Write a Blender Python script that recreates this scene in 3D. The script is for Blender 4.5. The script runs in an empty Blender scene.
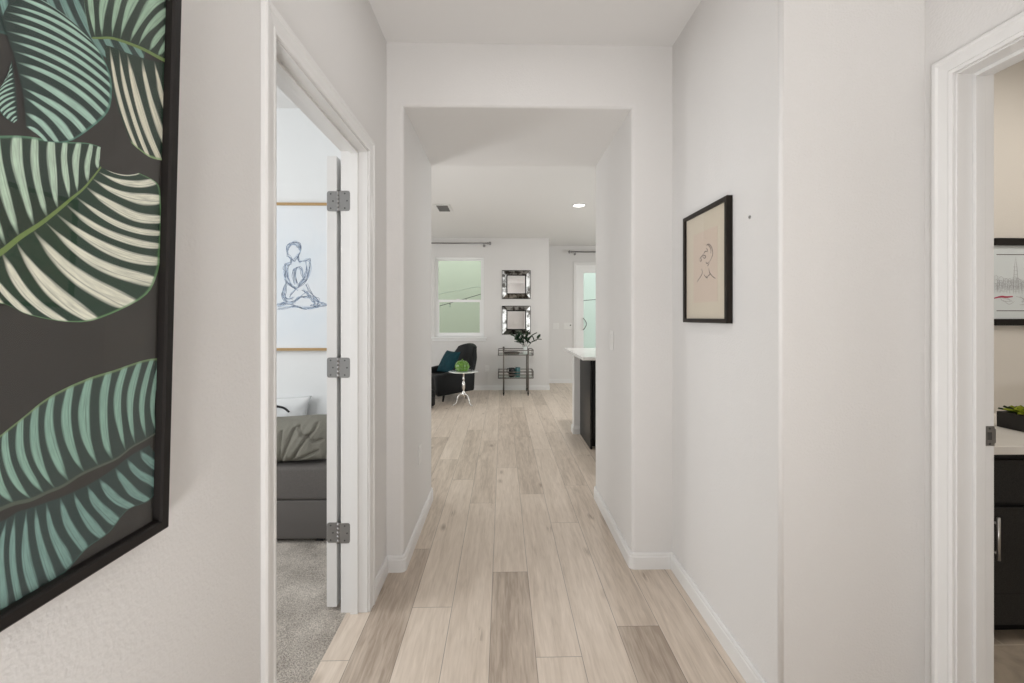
import bpy, bmesh, math, random
from mathutils import Vector, Matrix, noise

random.seed(7)
R = math.radians
PI = math.pi
scn = bpy.context.scene
COL = scn.collection

# ------------------------------------------------------------------ camera
cam_data = bpy.data.cameras.new('camera')
cam = bpy.data.objects.new('camera', cam_data)
COL.objects.link(cam)
scn.camera = cam
cam_data.sensor_width = 36.0
cam_data.lens = 36.0 * 432.0 / 1024.0
cam_data.shift_y = -(341.5 - 317.0) / 1024.0
cam_data.clip_start = 0.02
cam.location = (0, 0, 1.308)
cam.rotation_euler = (R(90), 0, R(-1.25))

# ------------------------------------------------------------------ world, light, exposure
scn.view_settings.view_transform = 'Standard'
scn.view_settings.look = 'None'
scn.view_settings.gamma = 1.0
scn.view_settings.exposure = -0.06
scn.view_settings.use_curve_mapping = False
world = bpy.data.worlds.new('sky')
scn.world = world
world.use_nodes = True
bg = world.node_tree.nodes['Background']
bg.inputs[0].default_value = (0.93, 0.97, 1.0, 1)
bg.inputs[1].default_value = 1.9


def area(name, loc, target, sx, sy, watts, color=(1, 1, 1), spread=180):
    d = bpy.data.lights.new(name, 'AREA')
    d.shape = 'RECTANGLE'
    d.size, d.size_y = sx, sy
    d.energy = watts
    d.color = color
    d.spread = R(spread)
    o = bpy.data.objects.new(name, d)
    COL.objects.link(o)
    o.location = loc
    o.rotation_euler = (Vector(target) - Vector(loc)).to_track_quat('-Z', 'Y').to_euler()
    return o


# fill light added in front of the solid entry wall behind the camera
area('fill_entry', (-0.2, -2.85, 1.93), (0.25, 2, 1.9), 0.6, 0.5, 3, (1.0, 0.985, 0.97))
# daylight of the bedroom window
area('daylight_bedroom', (-3.45, 1.2, 1.6), (0, 1.35, 1.5), 1.8, 1.6, 59, (0.965, 0.985, 1.0))
# fill lights added inside the windowless great room side walls, left and right
area('fill_living', (-4.35, 5.2, 1.45), (0, 5.6, 1.3), 2.6, 1.9, 60, (0.95, 0.985, 1.0))
area('fill_kitchen', (4.35, 5.3, 1.45), (0, 5.7, 1.3), 2.6, 1.9, 60, (0.95, 0.985, 1.0))
# upward fills without fixtures, added to brighten the ceilings and the passage soffit
area('fill_entry_up', (-0.1, -0.9, 0.6), (0.1, 0.3, 3), 0.5, 0.5, 38, (1.0, 0.985, 0.975))
area('fill_living_up', (-2.0, 4.5, 0.3), (0.1, 2.8, 2.4), 0.5, 0.5, 8.5, (0.98, 0.99, 1.0), 130)
area('fill_kitchen_up', (2.2, 4.5, 0.3), (0.1, 2.8, 2.4), 0.5, 0.5, 8.5, (0.98, 0.99, 1.0), 130)
# unseen fills added for hall and entry, then great room and bathroom ceiling lamps
area('fill_hall', (0.1, 1.5, 2.69), (0.1, 1.5, 0), 0.4, 0.4, 2.3, (0.99, 0.99, 1.0))  # added to light the portal and hall walls past the alcove
area('fill_entry_left', (1.15, -0.6, 2.69), (-0.6, 0.9, 1.4), 0.4, 0.4, 7.0, (1.0, 0.985, 0.97))  # added to brighten the left hall wall
area('fill_door', (-0.38, -2.0, 2.69), (0.2, -2.9, 1.2), 0.3, 0.3, 9, (1.0, 0.985, 0.97))  # added to brighten the entry wall that the mirrors reflect
area('lamp_kitchen', (0.963, 5.427, 2.695), (0.963, 5.427, 0), 0.15, 0.15, 17, (1.0, 0.98, 0.95))
area('lamp_bathroom', (2.6, 1.2, 2.66), (2.6, 1.2, 0), 1.0, 1.0, 16, (1.0, 0.955, 0.90))

# ------------------------------------------------------------------ helpers


def new_mat(name):
    m = bpy.data.materials.new(name)
    m.use_nodes = True
    return m, m.node_tree.nodes, m.node_tree.links, m.node_tree.nodes['Principled BSDF']


def plain(name, col, rough=0.5, metal=0.0, spec=0.5, **kw):
    m, n, l, p = new_mat(name)
    p.inputs['Base Color'].default_value = (*col, 1)
    p.inputs['Roughness'].default_value = rough
    p.inputs['Metallic'].default_value = metal
    p.inputs['Specular IOR Level'].default_value = spec
    for k, v in kw.items():
        p.inputs[k.replace('_', ' ')].default_value = v
    return m


def bumpy(name, col, rough, scale, strength, dist=0.002, col2=None, spec=0.4, detail=3, aniso=(1, 1, 1), metal=0.0):
    m, n, l, p = new_mat(name)
    p.inputs['Roughness'].default_value = rough
    p.inputs['Specular IOR Level'].default_value = spec
    p.inputs['Metallic'].default_value = metal
    tc = n.new('ShaderNodeTexCoord')
    mp = n.new('ShaderNodeMapping')
    mp.inputs['Scale'].default_value = aniso
    l.new(tc.outputs['Object'], mp.inputs[0])
    nz = n.new('ShaderNodeTexNoise')
    nz.inputs['Scale'].default_value = scale
    nz.inputs['Detail'].default_value = detail
    l.new(mp.outputs[0], nz.inputs['Vector'])
    b = n.new('ShaderNodeBump')
    b.inputs['Strength'].default_value = strength
    b.inputs['Distance'].default_value = dist
    l.new(nz.outputs[0], b.inputs['Height'])
    l.new(b.outputs[0], p.inputs['Normal'])
    if col2 is None:
        p.inputs['Base Color'].default_value = (*col, 1)
    else:
        r = n.new('ShaderNodeValToRGB')
        r.color_ramp.elements[0].position = 0.35
        r.color_ramp.elements[1].position = 0.65
        r.color_ramp.elements[0].color = (*col2, 1)
        r.color_ramp.elements[1].color = (*col, 1)
        l.new(nz.outputs[0], r.inputs[0])
        l.new(r.outputs[0], p.inputs['Base Color'])
    return m


def link(name, me, mats, parent=None):
    o = bpy.data.objects.new(name, me)
    if not isinstance(mats, (list, tuple)):
        mats = [mats]
    for m in mats:
        me.materials.append(m)
    COL.objects.link(o)
    if parent is not None:
        o.parent = parent
    return o


def empty(name, loc=(0, 0, 0), rz=0.0):
    o = bpy.data.objects.new(name, None)
    o.empty_display_size = 0.1
    COL.objects.link(o)
    o.location = loc
    o.rotation_euler = (0, 0, rz)
    return o


def tag(o, label=None, cat=None, group=None, kind=None):
    if label:
        o['label'] = label
    if cat:
        o['category'] = cat
    if group:
        o['group'] = group
    if kind:
        o['kind'] = kind
    return o


class MB:
    """collects shapes and links them as ONE mesh object"""

    def __init__(self):
        self.bm = bmesh.new()
        self.mi = 0

    def _faces(self, fs):
        for f in fs:
            f.material_index = self.mi

    def box(self, x0, x1, y0, y1, z0, z1, bev=0.0, seg=2, M=None):
        vs = [self.bm.verts.new(p) for p in ((x0, y0, z0), (x1, y0, z0), (x1, y1, z0), (x0, y1, z0),
                                             (x0, y0, z1), (x1, y0, z1), (x1, y1, z1), (x0, y1, z1))]
        fs = [self.bm.faces.new([vs[i] for i in q]) for q in
              ((0, 3, 2, 1), (4, 5, 6, 7), (0, 1, 5, 4), (1, 2, 6, 5), (2, 3, 7, 6), (3, 0, 4, 7))]
        self._faces(fs)
        if bev > 0:
            es = list({e for f in fs for e in f.edges})
            r = bmesh.ops.bevel(self.bm, geom=es, offset=bev, segments=seg, profile=0.5, affect='EDGES')
            self._faces(r['faces'])
            vs = list({v for f in r['faces'] for v in f.verts} | {v for v in vs if v.is_valid})
        if M is not None:
            bmesh.ops.transform(self.bm, matrix=M, verts=vs)
        return self

    def prism(self, pts, z0, z1, f3=lambda a, b, c: (a, b, c)):
        """polygon pts (a, b) extruded in c from z0 to z1, mapped by f3"""
        lo = [self.bm.verts.new(f3(a, b, z0)) for a, b in pts]
        hi = [self.bm.verts.new(f3(a, b, z1)) for a, b in pts]
        n = len(pts)
        fs = [self.bm.faces.new(lo[::-1]), self.bm.faces.new(hi)]
        for i in range(n):
            fs.append(self.bm.faces.new((lo[i], lo[(i + 1) % n], hi[(i + 1) % n], hi[i])))
        self._faces(fs)
        return self

    def lathe(self, prof, c=(0, 0, 0), n=24, fr=None, M=None):
        rings = []
        for r, z in prof:
            ring = []
            for i in range(n):
                a = 2 * PI * i / n
                k = r * (fr(a, z) if fr else 1.0)
                ring.append(self.bm.verts.new((c[0] + k * math.cos(a), c[1] + k * math.sin(a), c[2] + z)))
            rings.append(ring)
        fs = []
        for j in range(len(rings) - 1):
            for i in range(n):
                fs.append(self.bm.faces.new((rings[j][i], rings[j][(i + 1) % n], rings[j + 1][(i + 1) % n], rings[j + 1][i])))
        fs.append(self.bm.faces.new(rings[0][::-1]))
        fs.append(self.bm.faces.new(rings[-1]))
        for f in fs:
            f.smooth = True
        self._faces(fs)
        if M is not None:
            bmesh.ops.transform(self.bm, matrix=M, verts=[v for r in rings for v in r])
        return self

    def tube(self, pts, rad, n=8):
        """tube along a polyline; rad a number or one per point"""
        pts = [Vector(p) for p in pts]
        rs = rad if isinstance(rad, (list, tuple)) else [rad] * len(pts)
        rings = []
        up = None
        for i, p in enumerate(pts):
            d = (pts[min(i + 1, len(pts) - 1)] - pts[max(i - 1, 0)]).normalized()
            if up is None:
                up = Vector((0, 0, 1)) if abs(d.z) < 0.9 else Vector((1, 0, 0))
            s = d.cross(up).normalized()
            up = s.cross(d).normalized()
            rings.append([self.bm.verts.new(p + rs[i] * (math.cos(2 * PI * k / n) * s + math.sin(2 * PI * k / n) * up)) for k in range(n)])
        fs = []
        for j in range(len(rings) - 1):
            for k in range(n):
                fs.append(self.bm.faces.new((rings[j][k], rings[j][(k + 1) % n], rings[j + 1][(k + 1) % n], rings[j + 1][k])))
        fs.append(self.bm.faces.new(rings[0][::-1]))
        fs.append(self.bm.faces.new(rings[-1]))
        for f in fs:
            f.smooth = True
        self._faces(fs)
        return self

    def molding(self, path, prof, f3, closed=False):
        """profile (offset to the left of the path, height) swept along a plane path with mitred corners"""
        n = len(path)
        rings = []
        for i in range(n):
            p = Vector(path[i])
            d1 = d2 = None
            if i > 0 or closed:
                d1 = (p - Vector(path[i - 1])).normalized()
            if i < n - 1 or closed:
                d2 = (Vector(path[(i + 1) % n]) - p).normalized()
            d1 = d1 or d2
            d2 = d2 or d1
            n1, n2 = Vector((-d1.y, d1.x)), Vector((-d2.y, d2.x))
            m = (n1 + n2) / (1 + n1.dot(n2))
            rings.append([self.bm.verts.new(f3(p.x + m.x * o, p.y + m.y * o, v)) for o, v in prof])
        k = len(prof)
        fs = []
        for j in range(n if closed else n - 1):
            a, b = rings[j], rings[(j + 1) % n]
            for q in range(k):
                fs.append(self.bm.faces.new((a[q], a[(q + 1) % k], b[(q + 1) % k], b[q])))
        if not closed:
            fs.append(self.bm.faces.new(rings[0][::-1]))
            fs.append(self.bm.faces.new(rings[-1]))
        self._faces(fs)
        return self

    def grid(self, f, nu, nv, uvs=False, smooth=True):
        vs = [[self.bm.verts.new(f(i / nu, j / nv)) for j in range(nv + 1)] for i in range(nu + 1)]
        lay = self.bm.loops.layers.uv.verify() if uvs else None
        fs = []
        for i in range(nu):
            for j in range(nv):
                fa = self.bm.faces.new((vs[i][j], vs[i + 1][j], vs[i + 1][j + 1], vs[i][j + 1]))
                fa.smooth = smooth
                fs.append(fa)
                if uvs:
                    for lp, (a, b) in zip(fa.loops, ((i, j), (i + 1, j), (i + 1, j + 1), (i, j + 1))):
                        lp[lay].uv = (a / nu, b / nv)
        self._faces(fs)
        return self

    def build(self, name, mats, parent=None, recalc=True):
        me = bpy.data.meshes.new(name)
        if recalc:
            bmesh.ops.recalc_face_normals(self.bm, faces=self.bm.faces)
        self.bm.to_mesh(me)
        self.bm.free()
        return link(name, me, mats, parent)


def bevel_mod(o, w, seg=3, angle=40):
    b = o.modifiers.new('bevel', 'BEVEL')
    b.width = w
    b.segments = seg
    b.limit_method = 'ANGLE'
    b.angle_limit = R(angle)
    return o


def smooth(o):
    for p in o.data.polygons:
        p.use_smooth = True
    return o


def rounded_poly(pts, radii, seg=5):
    """polygon with arcs at corners whose radius > 0"""
    out = []
    n = len(pts)
    for i, p in enumerate(pts):
        r = radii[i]
        if r <= 0:
            out.append(tuple(p))
            continue
        p = Vector(p)
        a = (Vector(pts[i - 1]) - p).normalized()
        b = (Vector(pts[(i + 1) % n]) - p).normalized()
        t = r / math.tan(a.angle(b) / 2)
        A, B = p + a * t, p + b * t
        for k in range(seg + 1):
            s = k / seg
            q = (A * (1 - s) ** 2 + p * 2 * s * (1 - s) + B * s * s)
            out.append((q.x, q.y))
    return out


def strip(mb, pts, w, f3, smooth_it=True):
    """flat pen stroke along 2D points, mapped into space by f3(a, b)"""
    P = [Vector(p) for p in pts]
    if smooth_it and len(P) > 2:
        Q = []
        for i in range(len(P) - 1):
            p0, p1, p2, p3 = P[max(i - 1, 0)], P[i], P[i + 1], P[min(i + 2, len(P) - 1)]
            for k in range(5):
                t = k / 5
                Q.append(0.5 * ((2 * p1) + (-p0 + p2) * t + (2 * p0 - 5 * p1 + 4 * p2 - p3) * t * t + (-p0 + 3 * p1 - 3 * p2 + p3) * t ** 3))
        Q.append(P[-1])
        P = Q
    prev = None
    for i, p in enumerate(P):
        d = P[min(i + 1, len(P) - 1)] - P[max(i - 1, 0)]
        if d.length < 1e-9:
            continue
        d.normalize()
        nrm = Vector((-d.y, d.x)) * (w * (0.55 + 0.45 * math.sin(PI * min(max(i / (len(P) - 1), 0.05), 0.95))) / 2)
        cur = (mb.bm.verts.new(f3(*(p + nrm))), mb.bm.verts.new(f3(*(p - nrm))))
        if prev:
            f = mb.bm.faces.new((prev[0], prev[1], cur[1], cur[0]))
            f.material_index = mb.mi
        prev = cur


def copy_tree(o, parent=None):
    c = o.copy()
    COL.objects.link(c)
    if parent is not None:
        c.parent = parent
    for ch in list(o.children):
        copy_tree(ch, c)
    return c


# ------------------------------------------------------------------ materials
M = {}
M['wall'] = bumpy('wall_paint', (0.73, 0.715, 0.70), 0.6, 130, 0.4, 0.003, spec=0.25)
M['ceiling'] = bumpy('ceiling_paint', (0.80, 0.79, 0.778), 0.7, 110, 0.15, 0.003, spec=0.2)
M['bed_wall'] = bumpy('bedroom_paint', (0.80, 0.81, 0.81), 0.65, 130, 0.15, 0.003, spec=0.2)
M['bath_wall'] = bumpy('bathroom_paint', (0.70, 0.66, 0.60), 0.6, 130, 0.2, 0.003, spec=0.25)
M['trim'] = plain('white_trim_paint', (0.775, 0.768, 0.757), 0.35, spec=0.45)
M['black_frame'] = bumpy('black_frame_wood', (0.014, 0.012, 0.011), 0.45, 60, 0.15, 0.001, aniso=(1, 1, 0.1), spec=0.18)
M['dark_wood'] = bumpy('dark_walnut_frame', (0.022, 0.016, 0.012), 0.45, 90, 0.3, 0.001, col2=(0.010, 0.008, 0.006), aniso=(1, 1, 0.08), spec=0.18)
M['gold'] = bumpy('pale_gold_wood', (0.42, 0.27, 0.12), 0.4, 60, 0.1, 0.001)
M['nickel'] = bumpy('satin_nickel', (0.30, 0.295, 0.29), 0.38, 200, 0.05, 0.0005, metal=0.85)
M['screw'] = plain('screw_slot', (0.10, 0.10, 0.10), 0.5, 0.5)
M['vinyl'] = plain('white_vinyl', (0.90, 0.90, 0.89), 0.4)
M['plastic'] = plain('white_plastic', (0.80, 0.79, 0.77), 0.4)
M['quartz'] = bumpy('white_quartz', (0.84, 0.83, 0.81), 0.2, 9, 0.0, 0.001, col2=(0.78, 0.77, 0.75), spec=0.5)
M['black_cab'] = bumpy('black_cabinet_lacquer', (0.012, 0.012, 0.012), 0.32, 30, 0.03, 0.001, aniso=(1, 1, 0.15), spec=0.18)
M['black_cab_grain'] = bumpy('charcoal_cabinet_laminate', (0.030, 0.029, 0.028), 0.5, 420, 0.25, 0.0006, col2=(0.008, 0.008, 0.008), spec=0.3)
M['gap'] = plain('black_and_duct_shade', (0.004, 0.004, 0.004), 0.7)  # black of legs, sensor and door seam; also painted as duct shade
M['leather'] = bumpy('black_leather', (0.011, 0.012, 0.013), 0.5, 160, 0.2, 0.001, spec=0.18)
M['teal'] = bumpy('teal_velvet', (0.005, 0.045, 0.058), 0.75, 60, 0.3, 0.003, col2=(0.003, 0.026, 0.036), spec=0.2)
M['silver'] = plain('polished_silver', (0.78, 0.77, 0.75), 0.22, 0.95)
M['pewter'] = bumpy('dark_pewter_metal', (0.16, 0.145, 0.13), 0.38, 120, 0.1, 0.0005, metal=0.8)
M['green_glass'] = plain('green_glass', (0.16, 0.36, 0.04), 0.06, spec=0.7, Transmission_Weight=0.45)
M['grey_fabric'] = bumpy('charcoal_upholstery', (0.165, 0.152, 0.143), 0.85, 420, 0.6, 0.002, col2=(0.105, 0.098, 0.093), spec=0.15)
M['olive'] = bumpy('olive_grey_velvet', (0.235, 0.225, 0.19), 0.8, 300, 0.3, 0.002, col2=(0.19, 0.183, 0.155), spec=0.2)
M['linen'] = bumpy('white_linen', (0.72, 0.73, 0.73), 0.8, 300, 0.3, 0.001)
M['ink_black'] = plain('black_ink', (0.012, 0.012, 0.014), 0.8)
M['ink_blue'] = plain('blue_grey_ink', (0.18, 0.225, 0.33), 0.8)
M['ink_pale'] = plain('pale_blue_wash', (0.46, 0.56, 0.70), 0.8)
M['ink_grey'] = plain('grey_pencil', (0.42, 0.42, 0.43), 0.8)
M['ink_brown'] = plain('sepia_ink', (0.07, 0.045, 0.04), 0.8)
M['ink_red'] = plain('red_ink', (0.42, 0.045, 0.09), 0.8)
M['chrome'] = plain('brushed_steel', (0.62, 0.61, 0.59), 0.3, 0.9)
M['leaf_dark'] = bumpy('dark_leaf', (0.02, 0.055, 0.022), 0.4, 40, 0.2, 0.001, col2=(0.010, 0.030, 0.014))
M['leaf_lime'] = bumpy('lime_succulent', (0.50, 0.54, 0.05), 0.45, 40, 0.2, 0.001, col2=(0.20, 0.27, 0.02))
M['succulent_dark'] = bumpy('dark_green_succulent', (0.05, 0.085, 0.025), 0.45, 40, 0.2, 0.001, col2=(0.02, 0.04, 0.012))
M['planter'] = bumpy('black_stone_planter', (0.016, 0.015, 0.014), 0.6, 150, 0.3, 0.001)
M['soil'] = bumpy('dark_soil', (0.03, 0.02, 0.013), 0.9, 200, 0.8, 0.004)
M['stucco'] = bumpy('sage_stucco', (0.66, 0.665, 0.56), 0.9, 60, 0.6, 0.006, spec=0.1)
M['stucco_pale'] = bumpy('pale_stucco', (0.78, 0.81, 0.79), 0.9, 60, 0.6, 0.006, spec=0.1)
M['concrete'] = bumpy('patio_concrete', (0.52, 0.51, 0.48), 0.9, 8, 0.3, 0.005, col2=(0.44, 0.43, 0.41), spec=0.1)
M['black_ceramic'] = plain('black_ceramic', (0.010, 0.010, 0.011), 0.25)
M['teal_glass'] = plain('teal_ceramic', (0.05, 0.16, 0.17), 0.2)
M['cord_white'] = plain('white_cord', (0.90, 0.90, 0.84), 0.7)
M['cord_dark'] = plain('dark_cord', (0.03, 0.03, 0.025), 0.6)


def glass_mat(name, tint=(1, 1, 1), refl=1.0):
    m, n, l, p = new_mat(name)
    n.remove(p)
    out = n['Material Output']
    fr = n.new('ShaderNodeFresnel')
    fr.inputs[0].default_value = 1.5
    mul = n.new('ShaderNodeMath')
    mul.operation = 'MULTIPLY'
    mul.inputs[1].default_value = refl
    tr = n.new('ShaderNodeBsdfTransparent')
    tr.inputs[0].default_value = (*tint, 1)
    gl = n.new('ShaderNodeBsdfGlossy')
    gl.inputs['Roughness'].default_value = 0.01
    mx = n.new('ShaderNodeMixShader')
    # only the outer face of the pane mirrors
    ge = n.new('ShaderNodeNewGeometry')
    inv = n.new('ShaderNodeMath')
    inv.operation = 'SUBTRACT'
    inv.inputs[0].default_value = 1.0
    l.new(ge.outputs['Backfacing'], inv.inputs[1])
    m0 = n.new('ShaderNodeMath')
    m0.operation = 'MULTIPLY'
    l.new(fr.outputs[0], m0.inputs[0])
    l.new(inv.outputs[0], m0.inputs[1])
    l.new(m0.outputs[0], mul.inputs[0])
    l.new(mul.outputs[0], mx.inputs[0])
    l.new(tr.outputs[0], mx.inputs[1])
    l.new(gl.outputs[0], mx.inputs[2])
    l.new(mx.outputs[0], out.inputs[0])
    return m


M['pane'] = glass_mat('picture_glass')
M['window_pane'] = glass_mat('window_glass', (0.93, 0.98, 0.94), 0.6)
M['clear_glass'] = glass_mat('clear_glass', (0.86, 0.92, 0.90))


def emission(name, col, s):
    m, n, l, p = new_mat(name)
    n.remove(p)
    e = n.new('ShaderNodeEmission')
    e.inputs[0].default_value = (*col, 1)
    e.inputs[1].default_value = s
    l.new(e.outputs[0], n['Material Output'].inputs[0])
    return m


M['lens'] = emission('lamp_lens', (1.0, 0.97, 0.92), 6.0)


def mirror_mat(name, antique):
    m, n, l, p = new_mat(name)
    p.inputs['Metallic'].default_value = 1.0
    p.inputs['Roughness'].default_value = 0.03
    p.inputs['Base Color'].default_value = (0.93, 0.925, 0.92, 1)
    if antique:
        p.inputs['Roughness'].default_value = 0.28
        tc = n.new('ShaderNodeTexCoord')
        nz = n.new('ShaderNodeTexNoise')
        nz.inputs['Scale'].default_value = 13
        nz.inputs['Detail'].default_value = 5
        l.new(tc.outputs['Object'], nz.inputs['Vector'])
        r = n.new('ShaderNodeValToRGB')
        r.color_ramp.elements[0].position = 0.42
        r.color_ramp.elements[0].color = (0.06, 0.055, 0.05, 1)
        r.color_ramp.elements[1].position = 0.58
        r.color_ramp.elements[1].color = (0.42, 0.415, 0.40, 1)
        l.new(nz.outputs[0], r.inputs[0])
        l.new(r.outputs[0], p.inputs['Base Color'])
    return m


M['mirror'] = mirror_mat('mirror_glass', False)
M['mirror_antique'] = mirror_mat('antiqued_mirror', True)


def carpet_mat():
    m, n, l, p = new_mat('grey_carpet')
    p.inputs['Roughness'].default_value = 0.95
    p.inputs['Specular IOR Level'].default_value = 0.1
    tc = n.new('ShaderNodeTexCoord')
    a = n.new('ShaderNodeTexNoise')
    a.inputs['Scale'].default_value = 190
    a.inputs['Detail'].default_value = 4
    b = n.new('ShaderNodeTexNoise')
    b.inputs['Scale'].default_value = 7
    b.inputs['Detail'].default_value = 2
    l.new(tc.outputs['Object'], a.inputs['Vector'])
    l.new(tc.outputs['Object'], b.inputs['Vector'])
    ad = n.new('ShaderNodeMath')
    ad.operation = 'MULTIPLY_ADD'
    ad.inputs[1].default_value = 0.45
    l.new(b.outputs[0], ad.inputs[0])
    l.new(a.outputs[0], ad.inputs[2])
    r = n.new('ShaderNodeValToRGB')
    r.color_ramp.elements[0].position = 0.5
    r.color_ramp.elements[0].color = (0.29, 0.255, 0.22, 1)
    r.color_ramp.elements[1].position = 0.95
    r.color_ramp.elements[1].color = (0.80, 0.735, 0.66, 1)
    l.new(ad.outputs[0], r.inputs[0])
    l.new(r.outputs[0], p.inputs['Base Color'])
    bu = n.new('ShaderNodeBump')
    bu.inputs['Strength'].default_value = 1.0
    bu.inputs['Distance'].default_value = 0.012
    l.new(a.outputs[0], bu.inputs['Height'])
    l.new(bu.outputs[0], p.inputs['Normal'])
    return m


def tile_mat():
    m, n, l, p = new_mat('beige_floor_tile')
    p.inputs['Roughness'].default_value = 0.45
    tc = n.new('ShaderNodeTexCoord')
    br = n.new('ShaderNodeTexBrick')
    br.offset = 0.5
    br.inputs['Scale'].default_value = 1.0
    br.inputs['Brick Width'].default_value = 0.6
    br.inputs['Row Height'].default_value = 0.3
    br.inputs['Mortar Size'].default_value = 0.003
    br.inputs['Color1'].default_value = (0.40, 0.33, 0.255, 1)
    br.inputs['Color2'].default_value = (0.44, 0.37, 0.29, 1)
    br.inputs['Mortar'].default_value = (0.55, 0.48, 0.39, 1)
    mp = n.new('ShaderNodeMapping')
    mp.inputs['Location'].default_value = (0.1, 0.12, 0)
    l.new(tc.outputs['Object'], mp.inputs[0])
    l.new(mp.outputs[0], br.inputs['Vector'])
    nz = n.new('ShaderNodeTexNoise')
    nz.inputs['Scale'].default_value = 6
    nz.inputs['Detail'].default_value = 8
    nz.inputs['Distortion'].default_value = 1.5
    l.new(tc.outputs['Object'], nz.inputs['Vector'])
    r = n.new('ShaderNodeValToRGB')
    r.color_ramp.elements[0].position = 0.3
    r.color_ramp.elements[0].color = (0.72, 0.72, 0.72, 1)
    r.color_ramp.elements[1].position = 0.6
    r.color_ramp.elements[1].color = (1.05, 1.05, 1.05, 1)
    l.new(nz.outputs[0], r.inputs[0])
    mx = n.new('ShaderNodeMix')
    mx.data_type = 'RGBA'
    mx.blend_type = 'MULTIPLY'
    mx.inputs[0].default_value = 1.0
    l.new(br.outputs[0], mx.inputs[6])
    l.new(r.outputs[0], mx.inputs[7])
    l.new(mx.outputs[2], p.inputs['Base Color'])
    return m


def plank_mat():
    m, n, l, p = new_mat('pale_oak_planks')
    uv = n.new('ShaderNodeUVMap')
    uv.uv_map = 'plank'
    at = n.new('ShaderNodeVertexColor')
    at.layer_name = 'tone'
    sc = n.new('ShaderNodeSeparateColor')
    l.new(at.outputs[0], sc.inputs[0])
    su = n.new('ShaderNodeSeparateXYZ')
    l.new(uv.outputs[0], su.inputs[0])

    def math_(op, a, b=None, c=None):
        q = n.new('ShaderNodeMath')
        q.operation = op
        for i, v in enumerate((a, b, c)):
            if v is None:
                continue
            if isinstance(v, (int, float)):
                q.inputs[i].default_value = v
            else:
                l.new(v, q.inputs[i])
        return q.outputs[0]

    u, v = su.outputs[0], su.outputs[1]
    r1 = math_('MULTIPLY', sc.outputs[1], 37.0)
    r2 = math_('MULTIPLY', sc.outputs[2], 53.0)
    # grain coordinates: stretched along the plank
    cx = n.new('ShaderNodeCombineXYZ')
    l.new(math_('ADD', u, r1), cx.inputs[0])
    l.new(math_('MULTIPLY_ADD', v, 0.085, r2), cx.inputs[1])
    l.new(r1, cx.inputs[2])
    fine = n.new('ShaderNodeTexNoise')
    fine.inputs['Scale'].default_value = 95
    fine.inputs['Detail'].default_value = 6
    fine.inputs['Distortion'].default_value = 0.6
    l.new(cx.outputs[0], fine.inputs['Vector'])
    mid = n.new('ShaderNodeTexNoise')
    mid.inputs['Scale'].default_value = 16
    mid.inputs['Detail'].default_value = 4
    mid.inputs['Distortion'].default_value = 1.4
    l.new(cx.outputs[0], mid.inputs['Vector'])
    # knots: sparse dark blotches
    cx2 = n.new('ShaderNodeCombineXYZ')
    l.new(math_('ADD', u, r2), cx2.inputs[0])
    l.new(math_('MULTIPLY_ADD', v, 0.42, r1), cx2.inputs[1])
    vo = n.new('ShaderNodeTexVoronoi')
    vo.inputs['Scale'].default_value = 6.0
    l.new(cx2.outputs[0], vo.inputs['Vector'])
    knot = n.new('ShaderNodeMapRange')
    knot.inputs['From Min'].default_value = 0.02
    knot.inputs['From Max'].default_value = 0.16
    knot.inputs['To Min'].default_value = 1.0
    knot.inputs['To Max'].default_value = 0.0
    l.new(vo.outputs['Distance'], knot.inputs[0])
    kmask = math_('MULTIPLY', knot.outputs[0], math_('GREATER_THAN', mid.outputs[0], 0.47))
    # tone of the plank
    r = n.new('ShaderNodeValToRGB')
    e = r.color_ramp.elements
    e[0].position = 0.0
    e[0].color = (0.370, 0.297, 0.236, 1)
    e[1].position = 1.0
    e[1].color = (0.80, 0.70, 0.60, 1)
    x = e.new(0.5)
    x.color = (0.63, 0.535, 0.445, 1)
    tone = math_('ADD', sc.outputs[0], math_('MULTIPLY_ADD', mid.outputs[0], 0.85, -0.425))
    tone = math_('ADD', tone, math_('MULTIPLY_ADD', fine.outputs[0], 0.75, -0.375))
    tone = math_('SUBTRACT', tone, math_('MULTIPLY', kmask, 0.6))
    l.new(tone, r.inputs[0])
    # seams
    du = math_('MINIMUM', u, math_('SUBTRACT', 0.178, u))
    dv = math_('MINIMUM', v, math_('SUBTRACT', 1.530, v))
    d = math_('MINIMUM', du, dv)
    seam = n.new('ShaderNodeMapRange')
    seam.inputs['From Min'].default_value = 0.0006
    seam.inputs['From Max'].default_value = 0.0017
    seam.inputs['To Min'].default_value = 0.42
    seam.inputs['To Max'].default_value = 1.0
    l.new(d, seam.inputs[0])
    mx = n.new('ShaderNodeMix')
    mx.data_type = 'RGBA'
    mx.blend_type = 'MULTIPLY'
    mx.inputs[0].default_value = 1.0
    l.new(r.outputs[0], mx.inputs[6])
    l.new(seam.outputs[0], mx.inputs[7])
    l.new(mx.outputs[2], p.inputs['Base Color'])
    p.inputs['Roughness'].default_value = 0.42
    p.inputs['Specular IOR Level'].default_value = 0.4
    bu = n.new('ShaderNodeBump')
    bu.inputs['Strength'].default_value = 0.25
    bu.inputs['Distance'].default_value = 0.001
    l.new(fine.outputs[0], bu.inputs['Height'])
    l.new(bu.outputs[0], p.inputs['Normal'])
    return m


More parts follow.
